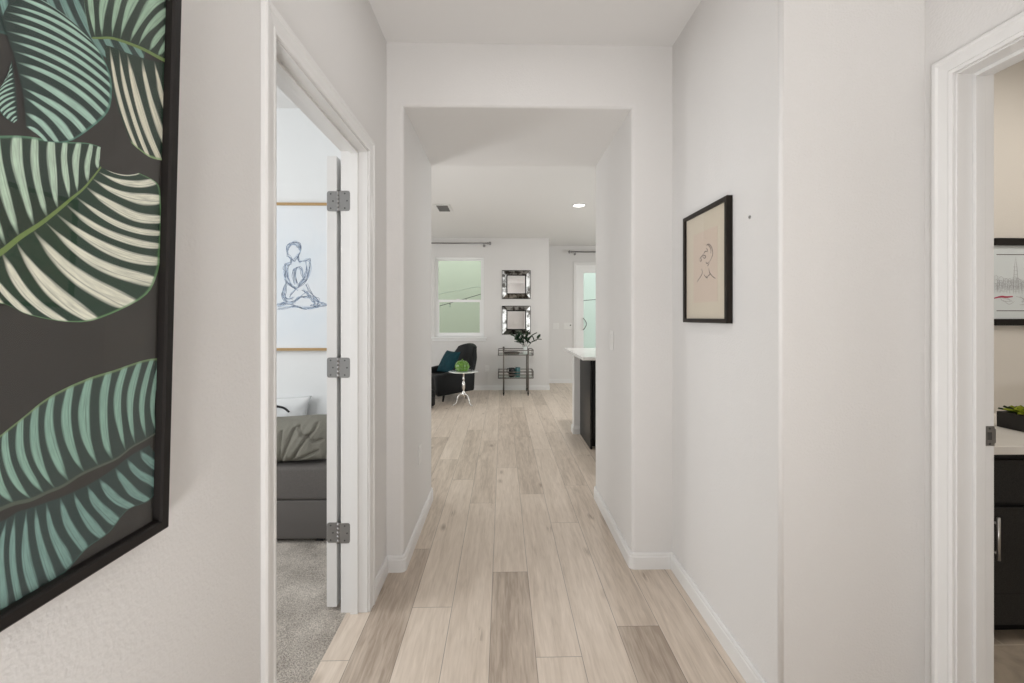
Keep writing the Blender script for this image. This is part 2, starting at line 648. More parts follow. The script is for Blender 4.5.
def leaf_print_mat(name, dark, pale, rim, N, phase, fade=0.25):
    """striped calathea leaf as printed: u along the midrib, v out to the rim"""
    m, n, l, p = new_mat(name)
    p.inputs['Roughness'].default_value = 0.6
    uv = n.new('ShaderNodeUVMap')
    su = n.new('ShaderNodeSeparateXYZ')
    l.new(uv.outputs[0], su.inputs[0])

    def math_(op, a, b=None, c=None, clamp=False):
        q = n.new('ShaderNodeMath')
        q.operation = op
        q.use_clamp = clamp
        for i, v in enumerate((a, b, c)):
            if v is None:
                continue
            if isinstance(v, (int, float)):
                q.inputs[i].default_value = v
            else:
                l.new(v, q.inputs[i])
        return q.outputs[0]

    u, v = su.outputs[0], su.outputs[1]
    c1 = n.new('ShaderNodeCombineXYZ')
    l.new(math_('MULTIPLY', u, 5.0), c1.inputs[0])
    l.new(math_('MULTIPLY', v, 0.6), c1.inputs[1])
    n1 = n.new('ShaderNodeTexNoise')
    n1.inputs['Scale'].default_value = 1.7
    n1.inputs['Detail'].default_value = 1
    l.new(c1.outputs[0], n1.inputs['Vector'])
    c2 = n.new('ShaderNodeCombineXYZ')
    l.new(math_('MULTIPLY', u, 130.0), c2.inputs[0])
    l.new(math_('MULTIPLY', v, 5.0), c2.inputs[1])
    n2 = n.new('ShaderNodeTexNoise')
    n2.inputs['Scale'].default_value = 1.0
    n2.inputs['Detail'].default_value = 3
    l.new(c2.outputs[0], n2.inputs['Vector'])
    ph = math_('MULTIPLY_ADD', u, N * 2 * PI, phase)
    ph = math_('MULTIPLY_ADD', n1.outputs[0], 4.0, ph)
    s = math_('SINE', ph)
    # stripe width along the vein: pointed at the midrib, widest at two thirds, thin at the rim
    w = n.new('ShaderNodeFloatCurve')
    cv = w.mapping.curves[0]
    cv.points[0].location = (0.0, 0.0)
    cv.points[1].location = (1.0, 0.28)
    for a, b in ((0.06, 0.10), (0.25, 0.48), (0.6, 0.70), (0.9, 0.60)):
        cv.points.new(a, b)
    w.mapping.update()
    l.new(v, w.inputs['Value'])
    # lit where s > 1 - 2w
    thr = math_('MULTIPLY_ADD', w.outputs[0], -2.0, 1.0)
    q = math_('MULTIPLY', math_('SUBTRACT', s, thr), 1.7, clamp=True)
    # thin dark hairline inside each stripe
    hair = math_('GREATER_THAN', math_('SINE', math_('MULTIPLY_ADD', ph, 3.0, 1.0)), 0.93)
    q = math_('MULTIPLY', q, math_('MULTIPLY_ADD', hair, -0.35, 1.0))
    q = math_('MULTIPLY', q, math_('MULTIPLY_ADD', n2.outputs[0], 0.9, 0.42), clamp=True)
    mx = n.new('ShaderNodeMix')
    mx.data_type = 'RGBA'
    mx.inputs[6].default_value = (*dark, 1)
    mx.inputs[7].default_value = (*pale, 1)
    l.new(q, mx.inputs[0])
    # rim
    rr = n.new('ShaderNodeMapRange')
    rr.inputs['From Min'].default_value = 0.965
    rr.inputs['From Max'].default_value = 0.985
    l.new(v, rr.inputs[0])
    m2 = n.new('ShaderNodeMix')
    m2.data_type = 'RGBA'
    l.new(math_('MULTIPLY', rr.outputs[0], 0.8), m2.inputs[0])
    l.new(mx.outputs[2], m2.inputs[6])
    m2.inputs[7].default_value = (*rim, 1)
    l.new(m2.outputs[2], p.inputs['Base Color'])
    return m


M['carpet'] = carpet_mat()
M['tile'] = tile_mat()
M['planks'] = plank_mat()

# ------------------------------------------------------------------ the setting
XL, XR = -0.597, 0.886            # hall walls
PL, PR = -0.51, 0.672            # passage walls
Y1, Y2 = 2.235, 3.12             # passage front and back
ZC, ZS = 2.72, 2.395             # ceiling, passage soffit
YA, XA = 1.361, 1.359            # alcove face and the bathroom wall
YF, YG = 7.74, 8.53              # far walls of the great room
XE = 0.835                       # right corner of the nearer far wall
DL0, DL1, DLH = 1.143, 1.925, 2.04   # left doorway
DR0, DR1, DRH = 0.45, 1.263, 2.035   # right doorway


def struct(o):
    o['kind'] = 'structure'
    return o


# floor of planks
PW, PLEN = 0.178, 1.530
joints = {-4: 1.0, -3: 1.658, -2: 2.446, -1: 1.954, 0: 3.040, 1: 2.216, 2: 1.658, 3: 2.741, 4: 1.816, 5: 2.55, 6: 1.3}
tones = {(-3, 1.658): 0.66, (-3, 0.128): 0.70, (-2, 0.916): 0.22, (-2, 2.446): 0.46, (-1, 1.954): 0.62, (-1, 0.424): 0.72, (-1, 3.484): 0.40,
         (0, 1.51): 0.66, (0, 3.04): 0.44, (1, 2.216): 0.68, (1, 0.686): 0.22, (2, 1.658): 0.62, (2, 0.128): 0.66, (2, 3.188): 0.40,
         (3, 1.211): 0.62, (3, 2.741): 0.62, (4, 1.816): 0.46, (4, 0.286): 0.14, (4, 3.346): 0.45, (5, 1.02): 0.52, (5, 2.55): 0.6}
bm = bmesh.new()
uvl = bm.loops.layers.uv.new('plank')
cl = bm.loops.layers.float_color.new('tone')
for (dx0, dx1, dy0, dy1) in ((-0.69, 1.415, -3.0, Y2), (-4.5, 4.5, Y2, YG)):
    for c in range(-26, 27):
        x0 = -0.05 + (c - 0) * PW - PW
        x1 = x0 + PW
        ax0, ax1 = max(x0, dx0), min(x1, dx1)
        if ax1 - ax0 < 1e-4:
            continue
        rc = random.Random(c * 977 + 5)
        j = joints.get(c, rc.uniform(0, PLEN))
        k0 = int(math.floor((-3.2 - j) / PLEN))
        for k in range(k0, k0 + 10):
            y0 = j + k * PLEN
            y1 = y0 + PLEN
            ay0, ay1 = max(y0, dy0), min(y1, dy1)
            if ay1 - ay0 < 1e-4:
                continue
            rp = random.Random(c * 131 + k * 7919 + 11)
            t = tones.get((c, round(y0, 3)), rp.choice((0.36, 0.48, 0.56, 0.62, 0.68)))
            col = (t, rp.random(), rp.random(), 1)
            f = bm.faces.new([bm.verts.new(p) for p in ((ax0, ay0, 0), (ax1, ay0, 0), (ax1, ay1, 0), (ax0, ay1, 0))])
            for lp in f.loops:
                lp[uvl].uv = (lp.vert.co.x - x0, lp.vert.co.y - y0)
                lp[cl] = col
r_ = bmesh.ops.extrude_face_region(bm, geom=bm.faces[:])
bmesh.ops.translate(bm, vec=(0, 0, -0.05), verts=[g for g in r_['geom'] if isinstance(g, bmesh.types.BMVert)])
bmesh.ops.recalc_face_normals(bm, faces=bm.faces)
me = bpy.data.meshes.new('floor')
bm.to_mesh(me)
bm.free()
floor = struct(link('floor', me, M['planks']))

# bedroom carpet and bathroom tile
mb = MB()
mb.grid(lambda a, b: (-3.5 + a * 2.81, -0.5 + b * 3.43,
                      (0.008 + 0.006 * noise.noise(Vector((a * 60, b * 70, 0)))) * min(1, (1 - a) * 40)), 120, 120)
tag(mb.build('carpet', M['carpet'], recalc=False), 'mottled grey cut pile carpet covering the bedroom floor by the open door', 'carpet', kind='stuff')
struct(MB().box(-3.6, -0.69, -0.6, 2.99, -0.05, -0.002).build('floor_bedroom', M['concrete']))
struct(MB().box(1.416, 3.4, -0.4, 2.3, -0.05, 0.0).build('floor_bathroom', M['tile']))

# ceilings
struct(MB().box(-4.6, 4.6, -3.1, YG + 0.1, ZC, ZC + 0.1).build('ceiling', M['ceiling']))

# wall_left: between the hall and the bedroom, with the doorway
mb = MB()
mb.prism([(-3.0, 0), (DL0 - 0.018, 0), (DL0 - 0.018, DLH + 0.018), (DL1 + 0.018, DLH + 0.018), (DL1 + 0.018, 0), (Y1, 0), (Y1, ZC), (-3.0, ZC)],
         -0.715, XL, lambda a, b, c: (c, a, b))
struct(mb.build('wall_left', M['wall']))

# the thick portal wall round the passage, edges rounded
mb = MB()
mb.prism([(-0.715, 0), (PL, 0), (PL, ZS), (PR, ZS), (PR, 0), (XR, 0), (XR, ZC), (-0.715, ZC)], Y1, Y2, lambda a, b, c: (a, c, b))
wp = mb.build('wall_portal', [M['wall'], M['ceiling']])
me = wp.data
for p in me.polygons:
    if p.normal.z < -0.5 and p.center.z > 2:
        p.material_index = 1
bw = me.attributes.new('bevel_weight_edge', 'FLOAT', 'EDGE')
for e in me.edges:
    a, b = (me.vertices[i].co for i in e.vertices)
    inner = lambda v: PL - 1e-4 <= v.x <= PR + 1e-4 and v.z <= ZS + 1e-4
    if inner(a) and inner(b) and abs(a.y - b.y) < 1e-4:
        if not (abs(a.z) < 1e-4 and abs(b.z) < 1e-4):
            bw.data[e.index].value = 1.0
b = wp.modifiers.new('bevel', 'BEVEL')
b.width = 0.016
b.segments = 4
b.limit_method = 'WEIGHT'
struct(wp)

# wall_right: hall side, rounded alcove corner, alcove face, side of the bathroom
pts = [(XR, Y2), (XR, YA), (XA, YA), (XA, DR1 + 0.018), (1.473, DR1 + 0.018), (1.473, 2.25), (1.473, Y2)]
mb = MB()
mb.prism(rounded_poly(pts, [0, 0.012, 0, 0, 0, 0, 0], 6), 0, ZC)
o = mb.build('wall_right', M['wall'])
for p in o.data.polygons:
    p.use_smooth = len(p.vertices) == 4 and p.area < 0.05
struct(o)
# alcove wall with the bathroom doorway, behind and over it
mb = MB()
mb.prism([(-3.0, 0), (DR0 - 0.018, 0), (DR0 - 0.018, DRH + 0.018), (DR1 + 0.018, DRH + 0.018), (DR1 + 0.018, ZC), (-3.0, ZC)], XA, 1.473, lambda a, b, c: (c, a, b))
struct(mb.build('wall_alcove', M['wall']))

# solid entry wall behind the camera
struct(MB().box(-0.715, 1.473, -3.1, -3.0, 0, ZC).build('wall_entry', M['wall']))

# panelled entry door
ed = struct(empty('door_3', (0.35, -3.0, 0)))
mb = MB()
mb.box(-0.11, 0.81, -2.999, -2.96, 0.006, 2.04, 0.002)
od = mb.build('door_slab', M['trim'], ed)
od.matrix_parent_inverse = Matrix.Translation(-Vector(ed.location))
for x0, x1 in ((-0.01, 0.30), (0.40, 0.71)):
    for z0, z1 in ((0.2, 0.82), (1.0, 1.5), (1.62, 1.92)):
        mb = MB()
        mb.molding([(x0, z0), (x0, z1), (x1, z1), (x1, z0)], [(0, 0), (0, 0.008), (-0.02, 0.008), (-0.03, 0)], lambda a, b, c: (a, -2.9599 + c, b), closed=True)
        o = mb.build('panel_molding', M['trim'], ed)
        o.matrix_parent_inverse = Matrix.Translation(-Vector(ed.location))
mb = MB()
mb.tube([(-0.04, -2.96, 0.98), (-0.04, -2.90, 0.98)], [0.03, 0.026], 16)
mb.tube([(-0.04, -2.96, 1.12), (-0.04, -2.935, 1.12)], 0.028, 16)
o = mb.build('door_knob', M['black_frame'], ed)
o.matrix_parent_inverse = Matrix.Translation(-Vector(ed.location))
struct(MB().molding([(-0.115, 0), (-0.115, 2.045), (0.815, 2.045), (0.815, 0)], [(0, 0), (0, 0.01), (0.055, 0.016), (0.06, 0.012), (0.06, 0)],
                    lambda a, b, c: (a, -3.0 + c, b)).build('trim_4', M['trim']))

# bedroom
struct(MB().box(-4.6, -0.7151, 2.955, Y2, 0, ZC).build('wall_bedroom_back', M['bed_wall']))
struct(MB().box(-3.6, -0.7151, -0.6, -0.5, 0, ZC).build('wall_bedroom_front', M['bed_wall']))
mb = MB()
mb.prism([(-0.5, 0), (2.955, 0), (2.955, ZC), (-0.5, ZC)], -3.6, -3.5, lambda a, b, c: (c, a, b))
struct(mb.build('wall_bedroom_side', M['bed_wall']))
# bedroom side of the doorway wall is painted pale too
mb = MB()
mb.prism([(-0.498, 0), (DL0 - 0.018, 0), (DL0 - 0.018, DLH + 0.018), (DL1 + 0.018, DLH + 0.018), (DL1 + 0.018, 0), (2.954, 0), (2.954, ZC), (-0.498, ZC)],
         -0.7175, -0.7152, lambda a, b, c: (c, a, b))
struct(mb.build('wall_bedroom_door', M['bed_wall']))

# bathroom
struct(MB().box(1.4731, 3.4, 2.25, Y2, 0, ZC).build('wall_bathroom_back', M['bath_wall']))
struct(MB().box(3.3, 3.4, -0.4, 2.25, 0, ZC).build('wall_bathroom_side', M['bath_wall']))
struct(MB().box(1.4731, 3.3, -0.5, -0.4, 0, ZC).build('wall_bathroom_front', M['bath_wall']))

# great room
WX0, WX1, WZ0, WZ1 = -1.215, -0.335, 0.95, 2.379
mb = MB()
for (x0, x1, z0, z1) in ((-4.6, WX0, 0, ZC), (WX1, XE, 0, ZC), (WX0, WX1, 0, WZ0), (WX0, WX1, WZ1, ZC)):
    mb.box(x0, x1, YF, YF + 0.14, z0, z1)
bmesh.ops.remove_doubles(mb.bm, verts=mb.bm.verts, dist=1e-5)
struct(mb.build('wall_far_left', M['wall']))
struct(MB().box(XE - 0.12, XE, YF + 0.14, YG, 0, ZC).build('wall_far_return', M['wall']))
SX0, SX1, SZ1 = 1.46, 3.36, 2.335
mb = MB()
for (x0, x1, z0, z1) in ((XE - 0.12, SX0, 0, ZC), (SX1, 4.6, 0, ZC), (SX0, SX1, SZ1, ZC)):
    mb.box(x0, x1, YG, YG + 0.14, z0, z1)
struct(mb.build('wall_far_right', M['wall']))
struct(MB().box(-4.6, -4.5, Y2, YF, 0, ZC).build('wall_living_side', M['wall']))
struct(MB().box(4.5, 4.6, Y2, YG, 0, ZC).build('wall_kitchen_side', M['wall']))
struct(MB().box(3.4, 4.5, Y2 - 0.1, Y2, 0, ZC).build('wall_kitchen_near', M['wall']))

# outside
struct(MB().box(-7, 0.95, 10.2, 10.4, -0.1, 4.6).build('exterior_wall', M['stucco']))
struct(MB().box(0.951, 9, 10.6, 10.8, -0.1, 4.2).build('exterior_wall_pale', M['stucco_pale']))
struct(MB().box(-7, 9, YG + 0.14, 13, -0.2, -0.1).build('ground_patio', M['concrete']))

# baseboards
BB = [(0, 0), (0.014, 0), (0.014, 0.062), (0.011, 0.067), (0.011, 0.077), (0.006, 0.083), (0, 0.083)]
flat = lambda a, b, c: (a, b, c)


def round_path(pts, radii, seg=4):
    return rounded_poly(pts, radii, seg)


def baseboard(name, pts, radii=None):
    radii = radii or [0] * len(pts)
    mb = MB()
    mb.molding(round_path(pts, radii), BB, flat)
    return struct(mb.build(name, M['trim']))


baseboard('baseboard_left', [(-0.705, Y2), (PL, Y2), (PL, Y1), (XL, Y1), (XL, 1.991)], [0, 0.016, 0.016, 0, 0])
baseboard('baseboard_left_near', [(XL, 1.077), (XL, -2.99)])
baseboard('baseboard_right', [(XA, YA), (XR, YA), (XR, Y1), (PR, Y1), (PR, Y2), (1.473, Y2)], [0, 0.012, 0, 0.016, 0.016, 0])
baseboard('baseboard_far', [(XE, YG), (XE, YF), (-4.5, YF)], [0, 0, 0])
baseboard('baseboard_far_right', [(SX0 - 0.001, YG), (XE, YG)])
baseboard('baseboard_bedroom', [(-0.7175, 2.955), (-3.5, 2.955)])

# door casings and jambs
CAS = [(0, 0), (0, 0.009), (0.010, 0.011), (0.014, 0.0085), (0.040, 0.0115), (0.046, 0.016), (0.055, 0.016), (0.060, 0.012), (0.060, 0)]


def doorway(name, y0, y1, h, xf, sgn, depth, stop0, stop1):
    """casing on the hall face xf (facing sgn) plus jamb lining and stop"""
    mb = MB()
    r = 0.005
    mb.molding([(y0 - r, 0), (y0 - r, h + r), (y1 + r, h + r), (y1 + r, 0)], CAS, lambda a, b, c: (xf + sgn * c, a, b))
    L = [(0, 0), (0.0178, 0), (0.0178, depth), (0, depth)]
    mb.molding([(y0, 0), (y0, h), (y1, h), (y1, 0)], L, lambda a, b, c: (xf - sgn * c, a, b))
    S = [(-0.011, stop0), (0, stop0), (0, stop1), (-0.011, stop1)]
    mb.molding([(y0, 0), (y0, h), (y1, h), (y1, 0)], S, lambda a, b, c: (xf - sgn * c, a, b))
    return struct(bevel_mod(mb.build(name, M['trim']), 0.0012, 2))


trim1 = doorway('trim_1', DL0, DL1, DLH, XL, 1, 0.118, 0.040, 0.073)
trim2 = doorway('trim_2', DR0, DR1, DRH, XA, -1, 0.114, 0.046, 0.076)

# bedroom door, folded back against the bedroom wall
door = MB()
door.box(-0.7795, -0.7355, 1.932, 2.694, 0.022, 2.022, 0.0015)
door_o = struct(bevel_mod(door.build('door_1', M['trim']), 0.001, 2))
for k, z in enumerate((1.821, 1.084, 0.353)):
    mb = MB()
    # leaf let into the jamb and leaf on the door's edge, both with rounded outer corners
    pj = rounded_poly([(-0.7245, -0.0445), (-0.674, -0.0445), (-0.674, 0.0445), (-0.7245, 0.0445)], [0, 0.012, 0.012, 0], 5)
    mb.prism(pj, DL1 - 0.0022, DL1 + 0.001, lambda a, b, c: (a, c, b + z))
    pd = rounded_poly([(-0.7265, -0.0445), (-0.7265, 0.0445), (-0.7775, 0.0445), (-0.7775, -0.0445)], [0, 0, 0.012, 0.012], 5)
    mb.prism(pd, 1.9295, 1.933, lambda a, b, c: (a, c, b + z))
    for s in range(5):
        za, zb = z - 0.0445 + s * 0.0178 + 0.0004, z - 0.0445 + (s + 1) * 0.0178 - 0.0004
        mb.tube([(-0.7255, 1.926, za), (-0.7255, 1.926, zb)], 0.0062, 12)
    mb.mi = 1
    for dx, y in ((-0.693, DL1 - 0.0024), (-0.757, 1.9293)):
        for dz, ox in ((-0.032, -0.004), (0.0, 0.006), (0.032, -0.004)):
            mb.tube([(dx + ox, y, z + dz), (dx + ox, y - 0.0006, z + dz)], 0.0036, 10)
    mb.build('hinge', [M['nickel'], M['screw']], door_o)
mb = MB()
mb.tube([(-0.7798, 2.63, 0.96), (-0.787, 2.63, 0.96)], 0.031, 24)
mb.tube([(-0.787, 2.63, 0.96), (-0.82, 2.63, 0.96)], 0.011, 16)
mb.tube([(-0.82, 2.642, 0.96), (-0.823, 2.59, 0.96), (-0.82, 2.52, 0.958)], [0.010, 0.010, 0.008], 12)
mb.build('door_handle', M['nickel'], door_o)

# strike plate on the right jamb
mb = MB()
pj = rounded_poly([(1.4435, 0.922), (1.4725, 0.922), (1.4725, 0.981), (1.4435, 0.981)], [0.004, 0, 0, 0.004], 4)
mb.prism(pj, DR1 - 0.0018, DR1 + 0.001, lambda a, b, c: (a, c, b))
mb.box(1.4725, 1.4765, DR1 - 0.0018, DR1 + 0.012, 0.93, 0.973)
mb.mi = 1
mb.box(1.451, 1.464, DR1 - 0.0022, DR1 - 0.0017, 0.940, 0.963)
for z in (0.9285, 0.9745):
    mb.tube([(1.4575, DR1 - 0.0018, z), (1.4575, DR1 - 0.0024, z)], 0.0034, 10)
mb.build('strike_plate', [M['nickel'], M['screw']], trim2)

# window_1 in the far wall
win = struct(empty('window_1', ((WX0 + WX1) / 2, YF, WZ0)))


def part_w(mb, name, mat, parent):
    o = mb.build(name, mat, parent)
    o.matrix_parent_inverse = Matrix.Translation(-Vector(parent.location))
    return o


def ring(mb, x0, x1, z0, z1, w, y0, y1, wb=None):
    wb = w if wb is None else wb
    mb.box(x0, x0 + w, y0, y1, z0, z1)
    mb.box(x1 - w, x1, y0, y1, z0, z1)
    mb.box(x0 + w, x1 - w, y0, y1, z1 - w, z1)
    mb.box(x0 + w, x1 - w, y0, y1, z0, z0 + wb)


mb = MB()
ring(mb, WX0, WX1, WZ0, WZ1, 0.032, YF + 0.035, YF + 0.11)
part_w(mb, 'window_frame', M['vinyl'], win)
mb = MB()
ring(mb, WX0 + 0.032, WX1 - 0.032, 1.585, WZ1 - 0.032, 0.024, YF + 0.075, YF + 0.10, 0.036)
up_s = part_w(mb, 'sash', M['vinyl'], win)
mb = MB()
ring(mb, WX0 + 0.032, WX1 - 0.032, WZ0 + 0.032, 1.620, 0.045, YF + 0.045, YF + 0.073, 0.045)
lo_s = part_w(mb, 'sash', M['vinyl'], win)
o = MB().box(WX0 + 0.05, WX1 - 0.05, YF + 0.086, YF + 0.089, 1.60, WZ1 - 0.05).build('pane', M['window_pane'], up_s)
o = MB().box(WX0 + 0.07, WX1 - 0.07, YF + 0.058, YF + 0.061, WZ0 + 0.07, 1.59).build('pane', M['window_pane'], lo_s)
mb = MB()
mb.box(WX0 - 0.055, WX1 + 0.055, YF - 0.045, YF + 0.04, WZ0 - 0.026, WZ0, 0.004)
mb.box(WX0 - 0.035, WX1 + 0.035, YF - 0.016, YF - 0.0005, WZ0 - 0.070, WZ0 - 0.026, 0.003)
part_w(mb, 'window_sill', M['vinyl'], win)
mb = MB()
mb.box(-0.83, -0.77, YF + 0.036, YF + 0.05, 1.620, 1.634, 0.003)
part_w(mb, 'sash_lock', M['plastic'], win)

# door_2: sliding glass door in the farther wall
sd = struct(empty('door_2', ((SX0 + SX1) / 2, YG, 0)))
mb = MB()
ring(mb, SX0, SX1, 0.0, SZ1, 0.05, YG + 0.0, YG + 0.13, 0.03)
part_w(mb, 'door_frame', M['vinyl'], sd)
mb = MB()
ring(mb, SX0 + 0.05, 2.44, 0.03, SZ1 - 0.05, 0.10, YG + 0.02, YG + 0.055, 0.10)
ls = part_w(mb, 'sliding_panel', M['vinyl'], sd)
MB().box(SX0 + 0.14, 2.36, YG + 0.036, YG + 0.040, 0.12, SZ1 - 0.14).build('pane', M['window_pane'], ls)
mb = MB()
ring(mb, 2.38, SX1 - 0.05, 0.03, SZ1 - 0.05, 0.10, YG + 0.065, YG + 0.10, 0.10)
rs = part_w(mb, 'fixed_panel', M['vinyl'], sd)
MB().box(2.46, SX1 - 0.13, YG + 0.080, YG + 0.084, 0.12, SZ1 - 0.14).build('pane', M['window_pane'], rs)
mb = MB()
hp = [(1.60 + 0.055 * math.sin(PI * t / 12) * 1.0, YG - 0.02 - 0.02 * math.sin(PI * t / 12), 1.06 + 0.22 * t / 12) for t in range(13)]
hp = [(1.60, YG + 0.02, 1.06)] + hp + [(1.60, YG + 0.02, 1.28)]
mb.tube(hp, 0.008, 10)
mb.build('door_handle', M['pewter'], ls)
struct(MB().molding([(SX0, 0), (SX0, SZ1), (SX1, SZ1), (SX1, 0)], [(0, 0), (0, 0.008), (0.012, 0.011), (0.055, 0.015), (0.06, 0.012), (0.06, 0)],
                    lambda a, b, c: (a, YG - c, b)).build('trim_3', M['trim']))

# ------------------------------------------------------------------ big leaf print on the left wall
SL = 0.0246                      # it hangs tilted, top edge off the wall
A_Y0, A_Y1, A_Z0, A_Z1 = -0.02, 0.7424, 0.953, 1.965


def ax(z, off=0.0):
    return -0.565 + (z - 0.955) * SL + off


art = empty('framed_leaf_print', (-0.575, (A_Y0 + A_Y1) / 2, A_Z0))
tag(art, 'large black framed print of striped green tropical leaves on the left wall', 'framed print')
FW = 0.019
mb = MB()
PRF = [(0, -0.028), (0, 0.0), (-0.003, 0.003), (-FW + 0.003, 0.003), (-FW, 0.0), (-FW, -0.012), (-FW, -0.028)]
mb.molding([(A_Y0, A_Z0), (A_Y0, A_Z1), (A_Y1, A_Z1), (A_Y1, A_Z0)], [(o, v) for o, v in PRF], lambda a, b, c: (ax(b, c), a, b), closed=True)
part_w(mb, 'frame', M['black_frame'], art)
LV = {
    'A': ([(0.506, 1.684), (0.4995, 1.6599), (0.495, 1.6421), (0.5003, 1.6232), (0.5067, 1.6067), (0.5134, 1.5829), (0.518, 1.562), (0.5209, 1.5305)],
          [(0.5895, 1.6862), (0.6110, 1.6747), (0.6268, 1.6519), (0.63, 1.6262), (0.6246, 1.5987), (0.6012, 1.5661), (0.5714, 1.5352), (0.5417, 1.5232)], -0.09),
    'A2': ([(0.5048, 1.601), (0.5072, 1.5852), (0.5095, 1.5693), (0.5109, 1.5527), (0.5123, 1.536)],
          [(0.5032, 1.5818), (0.4957, 1.5676), (0.4913, 1.5486), (0.4974, 1.5348), (0.5084, 1.5307)], 0.05),
    'B': ([(0.5985, 1.6866), (0.61, 1.694), (0.6265, 1.7046), (0.644, 1.7116), (0.6626, 1.7175), (0.6843, 1.7233), (0.7095, 1.7276), (0.7345, 1.7326)],
          [(0.5857, 1.7487), (0.6078, 1.7726), (0.6463, 1.8056), (0.6904, 1.8339), (0.7354, 1.8387), (0.7451, 1.8152), (0.7462, 1.782), (0.7468, 1.762)], -0.05),
    'B2': ([(0.6176, 1.6891), (0.6299, 1.694), (0.6411, 1.6967), (0.6545, 1.7004), (0.6755, 1.7072), (0.6941, 1.7136), (0.7138, 1.7221), (0.7303, 1.7285)],
          [(0.6652, 1.5709), (0.6797, 1.566), (0.6988, 1.5622), (0.7187, 1.5647), (0.7441, 1.5739), (0.7518, 1.611), (0.7504, 1.6531), (0.749, 1.6951)], 0.06),
    'C': ([(0.395, 1.318), (0.440, 1.342), (0.4795, 1.3675), (0.4978, 1.3799), (0.5175, 1.4015), (0.5388, 1.4213), (0.5596, 1.4435), (0.5769, 1.4635), (0.594, 1.483), (0.6162, 1.5177)],
          [(0.335, 1.395), (0.390, 1.450), (0.4365, 1.4818), (0.4681, 1.4947), (0.4903, 1.5082), (0.52, 1.5207), (0.5479, 1.5274), (0.5725, 1.5349), (0.5966, 1.5433), (0.6155, 1.5453)], -0.04),
    'C2': ([(0.6192, 1.5173), (0.6105, 1.5088), (0.6007, 1.4946), (0.59, 1.4778), (0.5769, 1.4622), (0.562, 1.4467), (0.5479, 1.4307), (0.5366, 1.4196), (0.5175, 1.4004), (0.5026, 1.384), (0.4885, 1.373), (0.4752, 1.3626), (0.440, 1.342), (0.395, 1.318)],
          [(0.679, 1.5302), (0.7159, 1.5246), (0.7231, 1.4939), (0.7262, 1.46), (0.7248, 1.4383), (0.7235, 1.4133), (0.7204, 1.3817), (0.6959, 1.3412), (0.6219, 1.3066), (0.5784, 1.3015), (0.5302, 1.3104), (0.499, 1.3238), (0.450, 1.322), (0.400, 1.305)], 0.09),
    'D': ([(0.440, 1.080), (0.478, 1.085), (0.5141, 1.0898), (0.5365, 1.0861), (0.5561, 1.0878), (0.5746, 1.0881), (0.5998, 1.0946), (0.6261, 1.0964), (0.6547, 1.0984), (0.6787, 1.1076), (0.7028, 1.1115), (0.7287, 1.1174)],
          [(0.425, 1.090), (0.455, 1.130), (0.4929, 1.1657), (0.5072, 1.1763), (0.5276, 1.19), (0.5497, 1.2048), (0.5753, 1.2155), (0.6107, 1.2249), (0.6461, 1.2303), (0.6803, 1.2369), (0.7087, 1.2403), (0.7396, 1.239)], -0.1),
    'D2': ([(0.7129, 1.1005), (0.6791, 1.0951), (0.6501, 1.0852), (0.622, 1.0781), (0.5976, 1.0751), (0.5737, 1.0742), (0.5528, 1.0754), (0.5367, 1.0763), (0.5226, 1.0778), (0.5094, 1.0746), (0.480, 1.075), (0.440, 1.074)],
          [(0.7453, 1.0621), (0.7398, 1.0337), (0.7157, 1.0102), (0.6744, 1.0124), (0.6445, 0.9935), (0.6111, 0.988), (0.584, 0.9734), (0.5554, 0.965), (0.5329, 0.9551), (0.5066, 0.973), (0.460, 1.000), (0.422, 1.050)], 0.05),
}


def spl(P, t):
    """Catmull-Rom through the points of P, t in 0..1"""
    P = [Vector(p) for p in P]
    n = len(P) - 1
    x = min(max(t, 0), 1) * n
    i = min(int(x), n - 1)
    f = x - i
    p0, p1, p2, p3 = P[max(i - 1, 0)], P[i], P[i + 1], P[min(i + 2, n)]
    return 0.5 * ((2 * p1) + (-p0 + p2) * f + (2 * p0 - 5 * p1 + 4 * p2 - p3) * f * f + (-p0 + 3 * p1 - 3 * p2 + p3) * f ** 3)


GD = (0.010, 0.034, 0.022)
lm = [
    bumpy('print_dark_ground', (0.034, 0.030, 0.025), 0.6, 9, 0.0, 0.001, col2=(0.029, 0.026, 0.023)),
    leaf_print_mat('print_leaf_teal', (0.008, 0.030, 0.024), (0.50, 0.74, 0.63), (0.08, 0.22, 0.17), 13.0, 0.3),
    leaf_print_mat('print_leaf_top', (0.012, 0.034, 0.020), (0.42, 0.62, 0.46), (0.12, 0.24, 0.12), 9.0, 1.2),
    leaf_print_mat('print_leaf_cream', (0.009, 0.033, 0.018), (0.90, 0.88, 0.72), (0.30, 0.46, 0.20), 6.0, 2.0),
    leaf_print_mat('print_leaf_jade', (0.008, 0.030, 0.017), (0.60, 0.78, 0.62), (0.12, 0.28, 0.17), 13.0, 0.8),
    leaf_print_mat('print_leaf_main', (0.008, 0.038, 0.019), (0.92, 0.92, 0.78), (0.16, 0.34, 0.14), 14.0, 0.2),
    leaf_print_mat('print_leaf_dusk', (0.024, 0.048, 0.040), (0.30, 0.50, 0.41), (0.20, 0.30, 0.13), 14.0, 0.5),
    leaf_print_mat('print_leaf_dusk_low', (0.020, 0.046, 0.042), (0.23, 0.40, 0.36), (0.04, 0.11, 0.09), 14.5, 1.5),
    plain('print_midrib', (0.18, 0.27, 0.08), 0.6),
    plain('print_midrib_dusk', (0.085, 0.105, 0.080), 0.6),
]
mb = MB()
iy0, iy1, iz0, iz1 = A_Y0 + FW, A_Y1 - FW, A_Z0 + FW, A_Z1 - FW
mb.mi = 0
